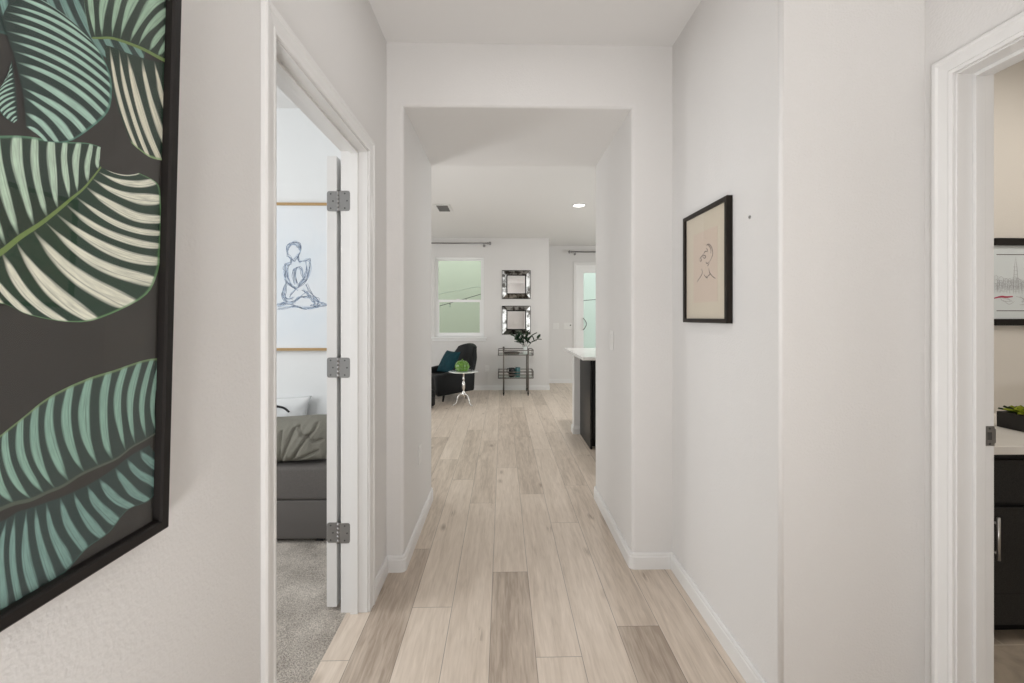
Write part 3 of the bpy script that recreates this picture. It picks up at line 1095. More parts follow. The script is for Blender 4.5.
mb.grid(lambda a, b: (ax(iz0 + b * (iz1 - iz0), -0.0112), iy0 - 0.004 + a * (iy1 - iy0 + 0.008), iz0 + b * (iz1 - iz0)), 1, 1, smooth=False)


def clampyz(y, z):
    return min(max(y, iy0 - 0.002), iy1 + 0.002), min(max(z, iz0 - 0.002), iz1 + 0.002)


def print_leaf(key, mi, off, nv=18):
    m_, e_, bow = LV[key]

    def f(u, v):
        a, b = spl(m_, u), spl(e_, u)
        d = b - a
        nrm = Vector((-d.y, d.x))
        p = a + d * v + nrm * bow * -4 * v * (1 - v)
        y, z = clampyz(p.x, p.y)
        return (ax(z, off), y, z)
    mb.mi = mi
    mb.grid(f, 60, nv, uvs=True)


for i, (k, mi) in enumerate((('B2', 3), ('B', 2), ('D2', 7), ('D', 6), ('C', 4), ('C2', 5), ('A2', 1), ('A', 1))):
    print_leaf(k, mi, -0.0109 + i * 0.00012)


def rib(key, mi, w0, w1, off, t0=0.0, t1=1.0):
    mb.mi = mi
    m_ = LV[key][0]
    prev = None
    for k in range(31):
        t = t0 + (t1 - t0) * k / 30
        p = spl(m_, t)
        d = (spl(m_, min(t + 0.01, 1)) - spl(m_, max(t - 0.01, 0))).normalized()
        nrm = Vector((-d.y, d.x)) * (w0 + (w1 - w0) * k / 30) / 2
        cur = []
        for s in (1, -1):
            y, z = clampyz(*(p + nrm * s))
            cur.append(mb.bm.verts.new((ax(z, off), y, z)))
        if prev:
            mb.bm.faces.new((prev[0], prev[1], cur[1], cur[0])).material_index = mi
        prev = cur


for i, (k, mi, sy, sz) in enumerate((('D2', 7, -0.30, 0.13), ('D', 6, -0.30, 0.13), ('B2', 3, -0.22, 0.14), ('B', 2, -0.22, 0.14), ('C', 4, -0.40, 0.16), ('C2', 5, -0.40, 0.16),
                                     ('A', 1, -0.33, 0.15), ('D', 6, -0.06, 0.66), ('D2', 7, -0.06, 0.66), ('C', 5, -0.36, -0.30), ('C2', 4, -0.36, -0.30))):
    m_, e_, bw_ = LV[k]
    LV['x'] = ([(y + sy, z + sz) for y, z in m_], [(y + sy, z + sz) for y, z in e_], bw_)
    print_leaf('x', mi, -0.01108 + i * 0.000015)
rib('C', 8, 0.008, 0.002, -0.0099)
rib('B', 8, 0.002, 0.006, -0.0100)
rib('D', 9, 0.005, 0.003, -0.0103)
part_w(mb, 'print', lm, art)
mb = MB()
mb.prism([(iy0 - 0.003, iz0 - 0.003), (iy1 + 0.003, iz0 - 0.003), (iy1 + 0.003, iz1 + 0.003), (iy0 - 0.003, iz1 + 0.003)], -0.0086, -0.0066,
         lambda a, b, c: (ax(b, c), a, b))
part_w(mb, 'glass_pane', M['pane'], art)
mb = MB()
mb.prism([(A_Y0 + 0.008, A_Z0 + 0.008), (A_Y1 - 0.008, A_Z0 + 0.008), (A_Y1 - 0.008, A_Z1 - 0.008), (A_Y0 + 0.008, A_Z1 - 0.008)], -0.0165, -0.0125,
         lambda a, b, c: (ax(b, c), a, b))
part_w(mb, 'backing_board', M['black_frame'], art)

# ------------------------------------------------------------------ small framed line drawing on the right wall
FY0, FY1, FZ0, FZ1 = 1.642, 2.045, 1.283, 1.777
pic = empty('framed_line_drawing', (XR, (FY0 + FY1) / 2, FZ0))
tag(pic, 'black framed pink line drawing of a face on the right hall wall', 'framed drawing')
mb = MB()
mb.molding([(FY0, FZ0), (FY0, FZ1), (FY1, FZ1), (FY1, FZ0)],
           [(0, 0.002), (0, 0.024), (-0.002, 0.026), (-0.016, 0.026), (-0.018, 0.024), (-0.018, 0.002)], lambda a, b, c: (XR - c, a, b), closed=True)
part_w(mb, 'frame', M['dark_wood'], pic)
mb = MB()
mb.box(XR - 0.014, XR - 0.003, FY0 + 0.017, FY1 - 0.017, FZ0 + 0.017, FZ1 - 0.017)
part_w(mb, 'mat_board', plain('warm_mat_board', (0.62, 0.55, 0.44), 0.8), pic)
mb = MB()
mb.box(XR - 0.0148, XR - 0.0141, 1.735, 1.952, 1.372, 1.680)
paper = part_w(mb, 'drawing_paper', plain('blush_paper', (0.62, 0.51, 0.42), 0.8), pic)
FACE = [[(1.828, 1.614), (1.807, 1.616), (1.787, 1.604), (1.775, 1.587), (1.772, 1.569), (1.785, 1.552), (1.797, 1.542)], [(1.819, 1.616), (1.796, 1.602), (1.787, 1.586), (1.793, 1.576)], [(1.854, 1.579), (1.842, 1.589), (1.822, 1.588)], [(1.828, 1.602), (1.819, 1.594), (1.816, 1.583)], [(1.863, 1.571), (1.854, 1.575), (1.839, 1.571), (1.833, 1.564), (1.848, 1.562), (1.86, 1.569)], [(1.891, 1.566), (1.882, 1.568), (1.873, 1.556), (1.885, 1.554), (1.891, 1.562)], [(1.882, 1.57), (1.869, 1.573), (1.86, 1.581)], [(1.833, 1.543), (1.822, 1.536), (1.81, 1.539)], [(1.873, 1.518), (1.865, 1.503), (1.876, 1.49), (1.894, 1.479), (1.918, 1.464)], [(1.85, 1.492), (1.839, 1.483), (1.825, 1.476), (1.81, 1.483), (1.797, 1.488), (1.804, 1.499)], [(1.828, 1.485), (1.819, 1.469)], [(1.807, 1.514), (1.802, 1.503), (1.796, 1.492), (1.771, 1.475), (1.749, 1.466)], [(1.802, 1.543), (1.807, 1.531), (1.819, 1.525)]]
mb = MB()
for s in FACE:
    strip(mb, s, 0.0042, lambda a, b: (XR - 0.0151, a, b))
part_w(mb, 'ink_lines', M['ink_brown'], pic)
mb = MB()
mb.box(XR - 0.0205, XR - 0.0185, FY0 + 0.0165, FY1 - 0.0165, FZ0 + 0.0165, FZ1 - 0.0165)
part_w(mb, 'glass_pane', M['pane'], pic)
mb = MB()
mb.tube([(XR - 0.0005, 1.528, 1.666), (XR - 0.004, 1.528, 1.666)], [0.006, 0.005], 12)
tag(mb.build('wall_nail', M['nickel']), 'small grey nail head in the right wall beside the framed face drawing', 'nail')

# ------------------------------------------------------------------ bedroom
# gold framed figure drawing
BX0, BX1, BZ0, BZ1 = -2.02, -1.10, 1.082, 2.075
bp = empty('framed_figure_drawing', ((BX0 + BX1) / 2, 2.955, BZ0))
tag(bp, 'thin gold framed blue sketch of a seated figure on the bedroom wall', 'framed drawing')
mb = MB()
mb.molding([(BX0, BZ0), (BX0, BZ1), (BX1, BZ1), (BX1, BZ0)],
           [(0, 0.002), (0, 0.030), (-0.018, 0.030), (-0.018, 0.002)], lambda a, b, c: (a, 2.955 - c, b), closed=True)
part_w(mb, 'frame', M['gold'], bp)
mb = MB()
mb.box(BX0 + 0.017, BX1 - 0.017, 2.933, 2.953, BZ0 + 0.017, BZ1 - 0.017)
part_w(mb, 'drawing_paper', bumpy('blue_white_paper', (0.78, 0.80, 0.82), 0.8, 2.2, 0.0, 0.001, col2=(0.70, 0.76, 0.81)), bp)
FIG = [[(-1.445, 1.725), (-1.452, 1.769), (-1.438, 1.798), (-1.402, 1.81), (-1.365, 1.796), (-1.358, 1.755), (-1.373, 1.718), (-1.402, 1.688), (-1.431, 1.71), (-1.445, 1.725)], [(-1.448, 1.754), (-1.431, 1.787), (-1.402, 1.798), (-1.37, 1.784), (-1.364, 1.762)], [(-1.419, 1.707), (-1.42, 1.684), (-1.423, 1.672)], [(-1.375, 1.71), (-1.373, 1.688), (-1.364, 1.677)], [(-1.423, 1.672), (-1.457, 1.657), (-1.465, 1.637), (-1.465, 1.607), (-1.457, 1.571), (-1.445, 1.542), (-1.409, 1.508), (-1.375, 1.487)], [(-1.419, 1.666), (-1.445, 1.649), (-1.448, 1.608), (-1.439, 1.564), (-1.416, 1.522), (-1.387, 1.502)], [(-1.364, 1.677), (-1.329, 1.687), (-1.297, 1.693), (-1.294, 1.659), (-1.297, 1.623), (-1.311, 1.567), (-1.343, 1.534), (-1.38, 1.502), (-1.416, 1.461), (-1.433, 1.439)], [(-1.322, 1.681), (-1.317, 1.637), (-1.322, 1.593), (-1.343, 1.556), (-1.38, 1.52)], [(-1.402, 1.534), (-1.404, 1.578), (-1.407, 1.622), (-1.387, 1.637), (-1.355, 1.634), (-1.346, 1.6), (-1.341, 1.564)], [(-1.387, 1.637), (-1.39, 1.593), (-1.38, 1.534)], [(-1.452, 1.541), (-1.47, 1.505), (-1.474, 1.468), (-1.465, 1.431), (-1.442, 1.412), (-1.409, 1.414), (-1.375, 1.434), (-1.322, 1.473), (-1.309, 1.468)], [(-1.445, 1.522), (-1.46, 1.49), (-1.46, 1.453), (-1.442, 1.429), (-1.402, 1.437)], [(-1.322, 1.527), (-1.297, 1.483), (-1.271, 1.449), (-1.242, 1.424), (-1.239, 1.399), (-1.256, 1.379), (-1.307, 1.37), (-1.365, 1.373), (-1.416, 1.39)], [(-1.343, 1.49), (-1.307, 1.461), (-1.274, 1.42), (-1.259, 1.395), (-1.293, 1.385)], [(-1.402, 1.402), (-1.373, 1.432), (-1.329, 1.446), (-1.288, 1.439), (-1.271, 1.414)], [(-1.509, 1.379), (-1.481, 1.393), (-1.438, 1.402), (-1.402, 1.395)], [(-1.506, 1.364), (-1.46, 1.37), (-1.402, 1.379), (-1.329, 1.367), (-1.249, 1.373), (-1.205, 1.385), (-1.175, 1.388)], [(-1.509, 1.39), (-1.474, 1.402), (-1.445, 1.408)], [(-1.271, 1.446), (-1.259, 1.424), (-1.239, 1.408), (-1.205, 1.402), (-1.176, 1.393)], [(-1.256, 1.385), (-1.239, 1.379), (-1.227, 1.388)]]
mb = MB()
rj = random.Random(3)
for s in FIG:
    for rep in range(5):
        mb.mi = 0 if rep < 3 else 1
        j = 0.0 if rep == 0 else 0.010
        strip(mb, [(a + rj.uniform(-j, j), b + rj.uniform(-j, j)) for a, b in s], 0.0040 if rep == 0 else 0.0030, lambda a, b: (a, 2.9325 - 0.0002 * mb.mi, b))
part_w(mb, 'sketch_lines', [M['ink_blue'], M['ink_pale']], bp)

# daybed: upholstered base, mattress cushion, legs
bed = empty('daybed', (-1.95, 2.72, 0.0145))
tag(bed, 'dark grey upholstered daybed along the bedroom wall under the gold framed sketch', 'daybed')
mb = MB()
mb.box(-2.95, -0.995, 2.50, 2.94, 0.034, 0.255, 0.009, 3)
smooth(part_w(mb, 'base', M['grey_fabric'], bed))


def cushion(x0, x1, y0, y1, z0, z1, pw=8.0):
    def f(u, v):
        th, phv = 2 * PI * u, PI * (v - 0.5)

        def sp(c, e):
            return math.copysign(abs(c) ** e, c)
        e1, e2 = 2 / pw, 2 / pw
        cx, cy = math.cos(th), math.sin(th)
        return ((x0 + x1) / 2 + (x1 - x0) / 2 * sp(math.cos(phv), e1) * sp(cx, e2),
                (y0 + y1) / 2 + (y1 - y0) / 2 * sp(math.cos(phv), e1) * sp(cy, e2),
                (z0 + z1) / 2 + (z1 - z0) / 2 * sp(math.sin(phv), e1))
    return f


mb = MB()
mb.box(-2.95, -0.995, 2.497, 2.94, 0.2555, 0.448, 0.022, 4)
smooth(part_w(mb, 'seat_cushion', M['grey_fabric'], bed))
for x, y in ((-1.055, 2.54), (-2.85, 2.54), (-1.055, 2.90), (-2.85, 2.90)):
    mb = MB()
    mb.box(x - 0.02, x + 0.02, y - 0.02, y + 0.02, 0.0145, 0.036, 0.003)
    part_w(mb, 'leg', M['gap'], bed)

# olive back pillow with pinched creases
ocx, ocz, ow, oh, ot = -1.42, 0.574, 0.40, 0.124, 0.105
cre = [[(-0.250, -0.14), (-0.263, -0.05), (-0.292, 0.05)], [(-0.250, -0.14), (-0.21, -0.06), (-0.17, 0.07)], [(-0.250, -0.14), (-0.30, -0.07), (-0.325, 0.0)],
       [(-0.250, -0.14), (-0.232, -0.06), (-0.24, 0.06)], [(-0.02, -0.14), (0.04, -0.04), (0.06, 0.06)], [(0.11, -0.13), (0.06, -0.02), (0.05, 0.06)],
       [(-0.25, -0.14), (-0.16, -0.09), (-0.09, 0.02)], [(-0.23, -0.13), (-0.12, -0.10), (-0.03, -0.06)], [(-0.15, 0.08), (-0.12, 0.03), (-0.09, 0.02)], [(-0.09, 0.02), (-0.05, -0.01), (-0.01, 0.0)], [(-0.09, 0.02), (-0.06, 0.05), (-0.05, 0.09)]]
cre = [[(x + 0.37, z) for x, z in c] for c in cre]


def seg_d(px, pz, a, b):
    ax_, az, bx_, bz = *a, *b
    dx, dz = bx_ - ax_, bz - az
    t = max(0, min(1, ((px - ax_) * dx + (pz - az) * dz) / (dx * dx + dz * dz)))
    return math.hypot(px - ax_ - t * dx, pz - az - t * dz)


def olive(u, v, s):
    x, z = (u * 2 - 1), (v * 2 - 1)
    X, Z = x * ow, z * oh
    k = max(0.0, (1 - abs(x) ** 5) * (1 - abs(z) ** 3)) ** 0.5
    th = ot * k
    if s < 0:
        g = sum(math.exp(-(min(seg_d(X, Z, c[i], c[i + 1]) for i in range(len(c) - 1)) / 0.0075) ** 2) for c in cre)
        th -= 0.019 * min(g, 1.6) * min(1, k * 1.3)
        th += (0.012 * noise.noise(Vector((X * 14, Z * 10, 3.1))) + 0.006 * noise.noise(Vector((X * 45 - Z * 18, Z * 14, 7.0)))) * k
    Zs = Z - 0.018 * (1 - x * x) * 0 + 0.006 * noise.noise(Vector((X * 6, 2.0, 0)))
    return (ocx + X, 2.628 + s * th + 0.12 * (Z / oh) * 0.30, ocz + Zs + 0.05 * (min(max(X, 0.05), 0.4) - 0.05))


mb = MB()
for s in (-1, 1):
    mb.grid(lambda u, v: olive(u, v, s), 110, 50)
bmesh.ops.remove_doubles(mb.bm, verts=mb.bm.verts, dist=1e-5)
o = mb.build('throw_pillow', M['olive'])
tag(o, 'long olive grey velvet pillow with pinched creases at the front of the daybed', 'pillow')

# white pillow with a painted black line, standing behind
wcx, wcz, ww, wh = -1.52, 0.618, 0.245, 0.164


def white_p(u, v, s, off=0.0):
    x, z = (u * 2 - 1), (v * 2 - 1)
    k = max(0.0, (1 - abs(x) ** 3) * (1 - abs(z) ** 3)) ** 0.6
    pin = 1 - 0.13 * (1 - z * z)
    pinz = 1 - 0.10 * (1 - x * x)
    th = (0.042 * k + off) * (1 + 0.25 * noise.noise(Vector((x * 3, z * 3, 9))))
    return (wcx + x * ww * pin, 2.905 + s * th + 0.012 * z, wcz + z * wh * pinz + 0.0)


wp_ = empty('white_pillow', (wcx, 2.905, 0.452))
tag(wp_, 'white pillow with a painted black curve against the bedroom wall', 'pillow')
mb = MB()
for s in (-1, 1):
    mb.grid(lambda u, v: white_p(u, v, s), 40, 30)
bmesh.ops.remove_doubles(mb.bm, verts=mb.bm.verts, dist=1e-5)
part_w(mb, 'cover', M['linen'], wp_)
mb = MB()
strip(mb, [(0.12, 0.70), (0.25, 0.84), (0.42, 0.86), (0.58, 0.84), (0.68, 0.80), (0.77, 0.71)], 0.05,
      lambda a, b: white_p(a, b, -1, 0.0022))
part_w(mb, 'painted_line', M['ink_black'], wp_)

# ------------------------------------------------------------------ bathroom
VY = 1.685
van = empty('bathroom_vanity', (2.2, 1.95, 0))
tag(van, 'charcoal bathroom vanity cabinet with bar handles seen through the right doorway', 'vanity')
mb = MB()
mb.box(1.50, 2.92, VY + 0.02, 2.245, 0.068, 0.762)
part_w(mb, 'body', M['black_cab_grain'], van)
mb = MB()
mb.box(1.53, 2.90, VY + 0.075, 2.24, 0.001, 0.067)
part_w(mb, 'toe_kick', M['black_cab'], van)
for x0, x1 in ((1.505, 1.910), (1.914, 2.408), (2.412, 2.915)):
    mb = MB()
    mb.box(x0, x1, VY, VY + 0.019, 0.565, 0.735, 0.002)
    part_w(mb, 'drawer', M['black_cab_grain'], van)
    mb = MB()
    mb.box(x0, x1, VY, VY + 0.019, 0.075, 0.545, 0.002)
    mb.mi = 1
    mb.box(x0 + 0.003, x1 - 0.003, VY - 0.0006, VY + 0.001, 0.1995, 0.2025)
    dr = part_w(mb, 'door', [M['black_cab_grain'], M['gap']], van)
    mb = MB()
    hx = x0 + 0.034
    mb.tube([(hx, VY - 0.03, 0.352), (hx, VY - 0.03, 0.519)], 0.0062, 12)
    for z in (0.377, 0.494):
        mb.tube([(hx, VY - 0.03, z), (hx, VY + 0.001, z)], 0.0045, 10)
    mb.build('handle', M['chrome'], dr).matrix_parent_inverse = Matrix.Translation((0, 0, 0))
ct = MB()
ct.box(1.48, 2.94, VY - 0.022, 2.248, 0.763, 0.797, 0.003)
tag(ct.build('vanity_countertop', bumpy('veined_white_marble', (0.80, 0.77, 0.72), 0.25, 3.0, 0.0, 0.001, col2=(0.66, 0.62, 0.57))),
    'veined white marble top lying on the bathroom vanity', 'countertop')
pl = empty('succulent_planter', (2.41, 1.91, 0.7975))
tag(pl, 'black box planter of yellow green succulents on the bathroom counter', 'planter')
mb = MB()
ox0, ox1, oy0, oy1, oz0, oz1 = 2.312, 2.44, 1.76, 1.972, 0.7975, 0.868
mb.box(ox0, ox1, oy0, oy1, oz0, oz0 + 0.012, 0.0)
mb.box(ox0, ox0 + 0.009, oy0, oy1, oz0 + 0.012, oz1)
mb.box(ox1 - 0.009, ox1, oy0, oy1, oz0 + 0.012, oz1)
mb.box(ox0 + 0.009, ox1 - 0.009, oy0, oy0 + 0.009, oz0 + 0.012, oz1)
mb.box(ox0 + 0.009, ox1 - 0.009, oy1 - 0.009, oy1, oz0 + 0.012, oz1)
part_w(mb, 'box', M['planter'], pl)
part_w(MB().box(ox0 + 0.0095, ox1 - 0.0095, oy0 + 0.0095, oy1 - 0.0095, oz0 + 0.0125, oz1 - 0.008), 'soil', M['soil'], pl)


def blade(mb, base, d, L, w, droop=0.2, cup=0.15, n=6):
    """one tapered fleshy leaf"""
    d = Vector(d).normalized()
    s = d.cross(Vector((0, 0, 1)))
    s = s.normalized() if s.length > 1e-3 else Vector((1, 0, 0))
    up = s.cross(d).normalized()
    base = Vector(base)

    def f(u, v):
        t = u
        prof = math.sin(PI * (0.08 + 0.92 * t) ** 0.8) if t < 1 else 0
        prof = max(prof, 0.0)
        x = (v - 0.5) * w * prof
        return base + d * L * t - Vector((0, 0, 1)) * droop * L * t * t + s * x + up * cup * w * ((v - 0.5) ** 2) * 4
    mb.grid(f, n, 4)


rs_ = random.Random(21)
for mat, cy, cnt, nm in ((M['succulent_dark'], 1.942, 3, 'dark_rosette'), (M['leaf_lime'], 1.900, 5, 'lime_rosette'), (M['leaf_lime'], 1.82, 5, 'lime_rosette')):
    mb = MB()
    for k in range(26):
        a = k * 2.4
        t = k / 26
        el = 0.25 + 1.0 * (1 - t)
        L = (0.056 if nm == 'dark_rosette' else 0.072) * (0.6 + 0.6 * t)
        blade(mb, (2.372 + 0.004 * math.cos(a), cy + 0.004 * math.sin(a), 0.862), (math.cos(a) * math.cos(el), math.sin(a) * math.cos(el), math.sin(el)), L, 0.026, 0.15, 0.3)
    part_w(mb, nm, mat, pl)
# skyline poster with dark hanging bars
sk = empty('skyline_poster', (2.95, 2.25, 1.27))
tag(sk, 'skyline sketch poster with black top and bottom bars above the bathroom counter', 'poster')
part_w(MB().box(2.612, 3.24, 2.241, 2.2445, 1.285, 1.70), 'paper', bumpy('pale_blue_paper', (0.66, 0.70, 0.70), 0.8, 5, 0, 0.001), sk)
for z0, z1 in ((1.688, 1.726), (1.263, 1.298)):
    part_w(MB().box(2.607, 3.245, 2.226, 2.2405, z0, z1, 0.002), 'hanging_bar', M['black_frame'], sk)
mb = MB()
yk = 2.2406
for z in (1.640, 1.341):
    strip(mb, [(2.626, z), (3.238, z)], 0.006, lambda a, b: (a, yk, b), False)
mb.mi = 1
rk = random.Random(5)
for row in range(5):
    x = 2.616
    while x < 3.215:
        w_ = rk.uniform(0.010, 0.024)
        zb = 1.435 + row * 0.013 + rk.uniform(-0.004, 0.004)
        h_ = rk.uniform(0.012, 0.040) * (1.25 if rk.random() < 0.2 else 1)
        strip(mb, [(x, zb), (x, zb + h_), (x + w_ * 0.5, zb + h_ + rk.uniform(0, 0.008)), (x + w_, zb + h_ * 0.9), (x + w_, zb)], 0.0016, lambda a, b: (a, yk - 0.0001 * row, b), False)
        strip(mb, [(x - 0.003, zb + h_ * 0.5), (x + w_ + 0.004, zb + h_ * rk.uniform(0.3, 0.7))], 0.0012, lambda a, b: (a, yk - 0.0001 * row, b), False)
        x += w_ * rk.uniform(0.7, 1.5)
strip(mb, [(2.717, 1.46), (2.724, 1.57), (2.731, 1.628), (2.738, 1.57), (2.745, 1.46)], 0.0035, lambda a, b: (a, yk, b), False)
for q in range(5):
    strip(mb, [(2.7235 - 0.0015 * (4 - q), 1.575 - 0.02 * q), (2.7385 + 0.0015 * q, 1.575 - 0.02 * q)], 0.002, lambda a, b: (a, yk, b), False)
for k in range(22):
    x = rk.uniform(2.64, 3.2)
    strip(mb, [(x, 1.40 + rk.uniform(-0.03, 0.02)), (x + rk.uniform(0.01, 0.05), 1.40 + rk.uniform(-0.03, 0.02)), (x + 0.06, 1.39)], 0.0025, lambda a, b: (a, yk, b))
mb.mi = 2
strip(mb, [(2.613, 1.408), (2.65, 1.416), (2.68, 1.414), (2.715, 1.417)], 0.010, lambda a, b: (a, yk - 0.0002, b))
strip(mb, [(2.95, 1.405), (3.0, 1.412), (3.06, 1.408)], 0.008, lambda a, b: (a, yk - 0.0002, b))
part_w(mb, 'skyline_lines', [M['ink_brown'], M['ink_grey'], M['ink_red']], sk)

# ------------------------------------------------------------------ wall plates


def plate(name, face, w, h, rockers, label, cat, hole=None):
    """switch or outlet plate; face(a, b, c) puts plate coordinates into the room (c is off the wall)"""
    root = empty(name, face(0, 0, 0))
    tag(root, label, cat)
    mb = MB()
    mb.prism(rounded_poly([(-w / 2, -h / 2), (w / 2, -h / 2), (w / 2, h / 2), (-w / 2, h / 2)], [0.006] * 4, 3), 0.0003, 0.005, face)
    bevel_mod(part_w(mb, 'plate', M['plastic'], root), 0.0015, 2)
    for (cx_, cy_, rw, rh, nm, mt) in rockers:
        mb = MB()
        mb.prism([(cx_ - rw / 2, cy_ - rh / 2), (cx_ + rw / 2, cy_ - rh / 2), (cx_ + rw / 2, cy_ + rh / 2), (cx_ - rw / 2, cy_ + rh / 2)], 0.0051, 0.0085, face)
        bevel_mod(part_w(mb, nm, mt, root), 0.0012, 2)
    return root


plate('wall_outlet', lambda a, b, c: (PL + c, 2.665 + a, 0.468 + b), 0.074, 0.118,
      [(0, 0.02, 0.034, 0.028, 'socket', M['plastic']), (0, -0.02, 0.034, 0.028, 'socket', M['plastic'])],
      'white outlet plate low on the left passage wall', 'outlet')
plate('light_switch', lambda a, b, c: (PR - c, 2.640 + a, 1.165 + b), 0.074, 0.118,
      [(0, 0, 0.034, 0.067, 'rocker', M['plastic'])], 'white light switch plate on the right passage wall', 'light switch')
plate('light_switch', lambda a, b, c: (1.055 + a, YG - c, 1.13 + b), 0.115, 0.118,
      [(-0.023, 0, 0.034, 0.067, 'rocker', M['plastic']), (0.023, 0, 0.034, 0.067, 'rocker', M['plastic'])],
      'white double switch plate on the far wall, left of the other plate', 'light switch')
plate('light_switch', lambda a, b, c: (1.292 + a, YG - c, 1.13 + b), 0.165, 0.118,
      [(-0.046, 0, 0.034, 0.067, 'rocker', M['plastic']), (0, 0, 0.034, 0.067, 'rocker', M['plastic']), (0.05, 0.015, 0.022, 0.022, 'dark_sensor', M['gap'])],
      'wide switch plate with a dark dot beside the sliding glass door', 'light switch')
plate('wall_outlet', lambda a, b, c: (-0.275 + a, YF - c, 0.38 + b), 0.074, 0.118,
      [(0, 0.02, 0.034, 0.028, 'socket', M['plastic']), (0, -0.02, 0.034, 0.028, 'socket', M['plastic'])],
      'white outlet plate on the far wall between armchair and cart', 'outlet')

# ------------------------------------------------------------------ great room ceiling things
vent = empty('ceiling_vent', (-0.765, 5.6, ZC))
tag(vent, 'white ceiling vent with dark louvres in the great room ceiling', 'vent')
mb = MB()
ring_pts = [(-0.865, 5.42), (-0.665, 5.42), (-0.665, 5.78), (-0.865, 5.78)]
mb.molding(ring_pts, [(0, 0.0), (0, -0.008), (0.028, -0.010), (0.030, 0.0)], lambda a, b, c: (a, b, ZC - 0.0005 + c), closed=True)
part_w(mb, 'frame', M['trim'], vent)
part_w(MB().box(-0.836, -0.694, 5.449, 5.751, ZC - 0.0035, ZC - 0.0005), 'duct_shade', M['gap'], vent)  # flat black sheet painted as the shade inside the duct
mb = MB()
for k in range(9):
    y = 5.468 + k * 0.033
    mb.box(-0.836, -0.694, -0.009, 0.009, -0.0007, 0.0007, M=Matrix.Translation((0, y, ZC - 0.0095)) @ Matrix.Rotation(R(-35), 4, 'X'))
part_w(mb, 'louvres', plain('grey_louvre', (0.16, 0.16, 0.155), 0.6), vent)
can = empty('recessed_light', (0.963, 5.427, ZC))
tag(can, 'round recessed lamp glowing in the great room ceiling', 'ceiling lamp')
mb = MB()
mb.molding([(0.963 + 0.088 * math.cos(2 * PI * k / 32), 5.427 + 0.088 * math.sin(2 * PI * k / 32)) for k in range(32)],
           [(0, 0), (0, -0.004), (0.018, -0.008), (0.020, 0)], lambda a, b, c: (a, b, ZC - 0.0005 + c), closed=True)
part_w(mb, 'trim_ring', M['trim'], can)
mb = MB()
mb.lathe([(0.0679, -0.006), (0.0679, -0.001)], (0.963, 5.427, ZC), 32)
part_w(mb, 'lens', M['lens'], can)


def curtain_rod(x0, x1, y, z, wall_y, ends, brackets, label):
    root = empty('curtain_rod', (x1 if ends == 'r' else x0, y, z))
    tag(root, label, 'curtain rod')
    part_w(MB().tube([(x0, y, z), (x1, y, z)], 0.013, 12), 'rod', M['nickel'], root)
    e = x1 if ends == 'r' else x0
    sg = 1 if ends == 'r' else -1
    mb = MB()
    mb.lathe([(0.014, 0), (0.022, 0.006), (0.022, 0.012), (0.013, 0.02), (0.028, 0.034), (0.031, 0.05), (0.024, 0.066), (0.006, 0.072)], (0, 0, 0), 16,
             M=Matrix.Translation((e, y, z)) @ Matrix.Rotation(sg * PI / 2, 4, 'Y'))
    part_w(mb, 'finial', M['nickel'], root)
    for bx_ in brackets:
        mb = MB()
        mb.tube([(bx_, wall_y - 0.0005, z - 0.035), (bx_, wall_y - 0.006, z - 0.035)], 0.022, 16)
        mb.tube([(bx_, wall_y - 0.004, z - 0.035), (bx_, y, z - 0.035), (bx_, y, z - 0.0135)], 0.007, 10)
        part_w(mb, 'bracket', M['nickel'], root)


curtain_rod(-1.95, -0.27, YF - 0.085, 2.612, YF, 'r', [-0.33, -1.85], 'dark metal curtain rod with finial above the double hung window')
curtain_rod(1.36, 3.5, YG - 0.085, 2.585, YG, 'l', [1.43, 3.4], 'dark metal curtain rod above the sliding glass door')

# square mirrors with bevelled antiqued frames


def make_mirror(cx_, cz_, label):
    root = empty('wall_mirror', (cx_, YF, cz_ - 0.254))
    tag(root, label, 'mirror', 'pair of square antiqued mirrors')
    S0, S1 = 0.254, 0.168
    for k in range(4):
        mb = MB()
        c_, s_ = math.cos(k * PI / 2), math.sin(k * PI / 2)

        def f3(a, b, c):
            return (cx_ + a * c_ - b * s_, YF - c, cz_ + a * s_ + b * c_)
        g = 0.0012
        vs = [mb.bm.verts.new(f3(a, b, c)) for a, b, c in
              ((-S0 + g, -S0 + g, 0.008), (S0 - g, -S0 + g, 0.008), (S1 + 0.008 - g, -S1 - 0.008, 0.048), (-S1 - 0.008 + g, -S1 - 0.008, 0.048),
               (-S0 + g, -S0 + g, 0.003), (S0 - g, -S0 + g, 0.003), (S1 + 0.008 - g, -S1 - 0.008, 0.003), (-S1 - 0.008 + g, -S1 - 0.008, 0.003))]
        for q in ((0, 1, 2, 3), (7, 6, 5, 4), (0, 4, 5, 1), (1, 5, 6, 2), (2, 6, 7, 3), (3, 7, 4, 0)):
            mb.bm.faces.new([vs[i] for i in q])
        part_w(mb, 'frame_side', M['mirror_antique'], root)
    mb = MB()
    mb.molding([(cx_ - S0, cz_ - S0), (cx_ - S0, cz_ + S0), (cx_ + S0, cz_ + S0), (cx_ + S0, cz_ - S0)], [(0.002, 0.001), (0.002, 0.012), (-0.006, 0.012), (-0.006, 0.001)],
               lambda a, b, c: (a, YF - c, b), closed=True)
    mb.molding([(cx_ - S1, cz_ - S1), (cx_ - S1, cz_ + S1), (cx_ + S1, cz_ + S1), (cx_ + S1, cz_ - S1)], [(0.009, 0.003), (0.009, 0.052), (-0.010, 0.052), (-0.010, 0.003)],
               lambda a, b, c: (a, YF - c, b), closed=True)
    part_w(mb, 'dark_border', M['black_frame'], root)
    part_w(MB().box(cx_ - S1 + 0.009, cx_ + S1 - 0.009, YF - 0.030, YF - 0.004, cz_ - S1 + 0.009, cz_ + S1 - 0.009), 'mirror_glass', M['mirror'], root)


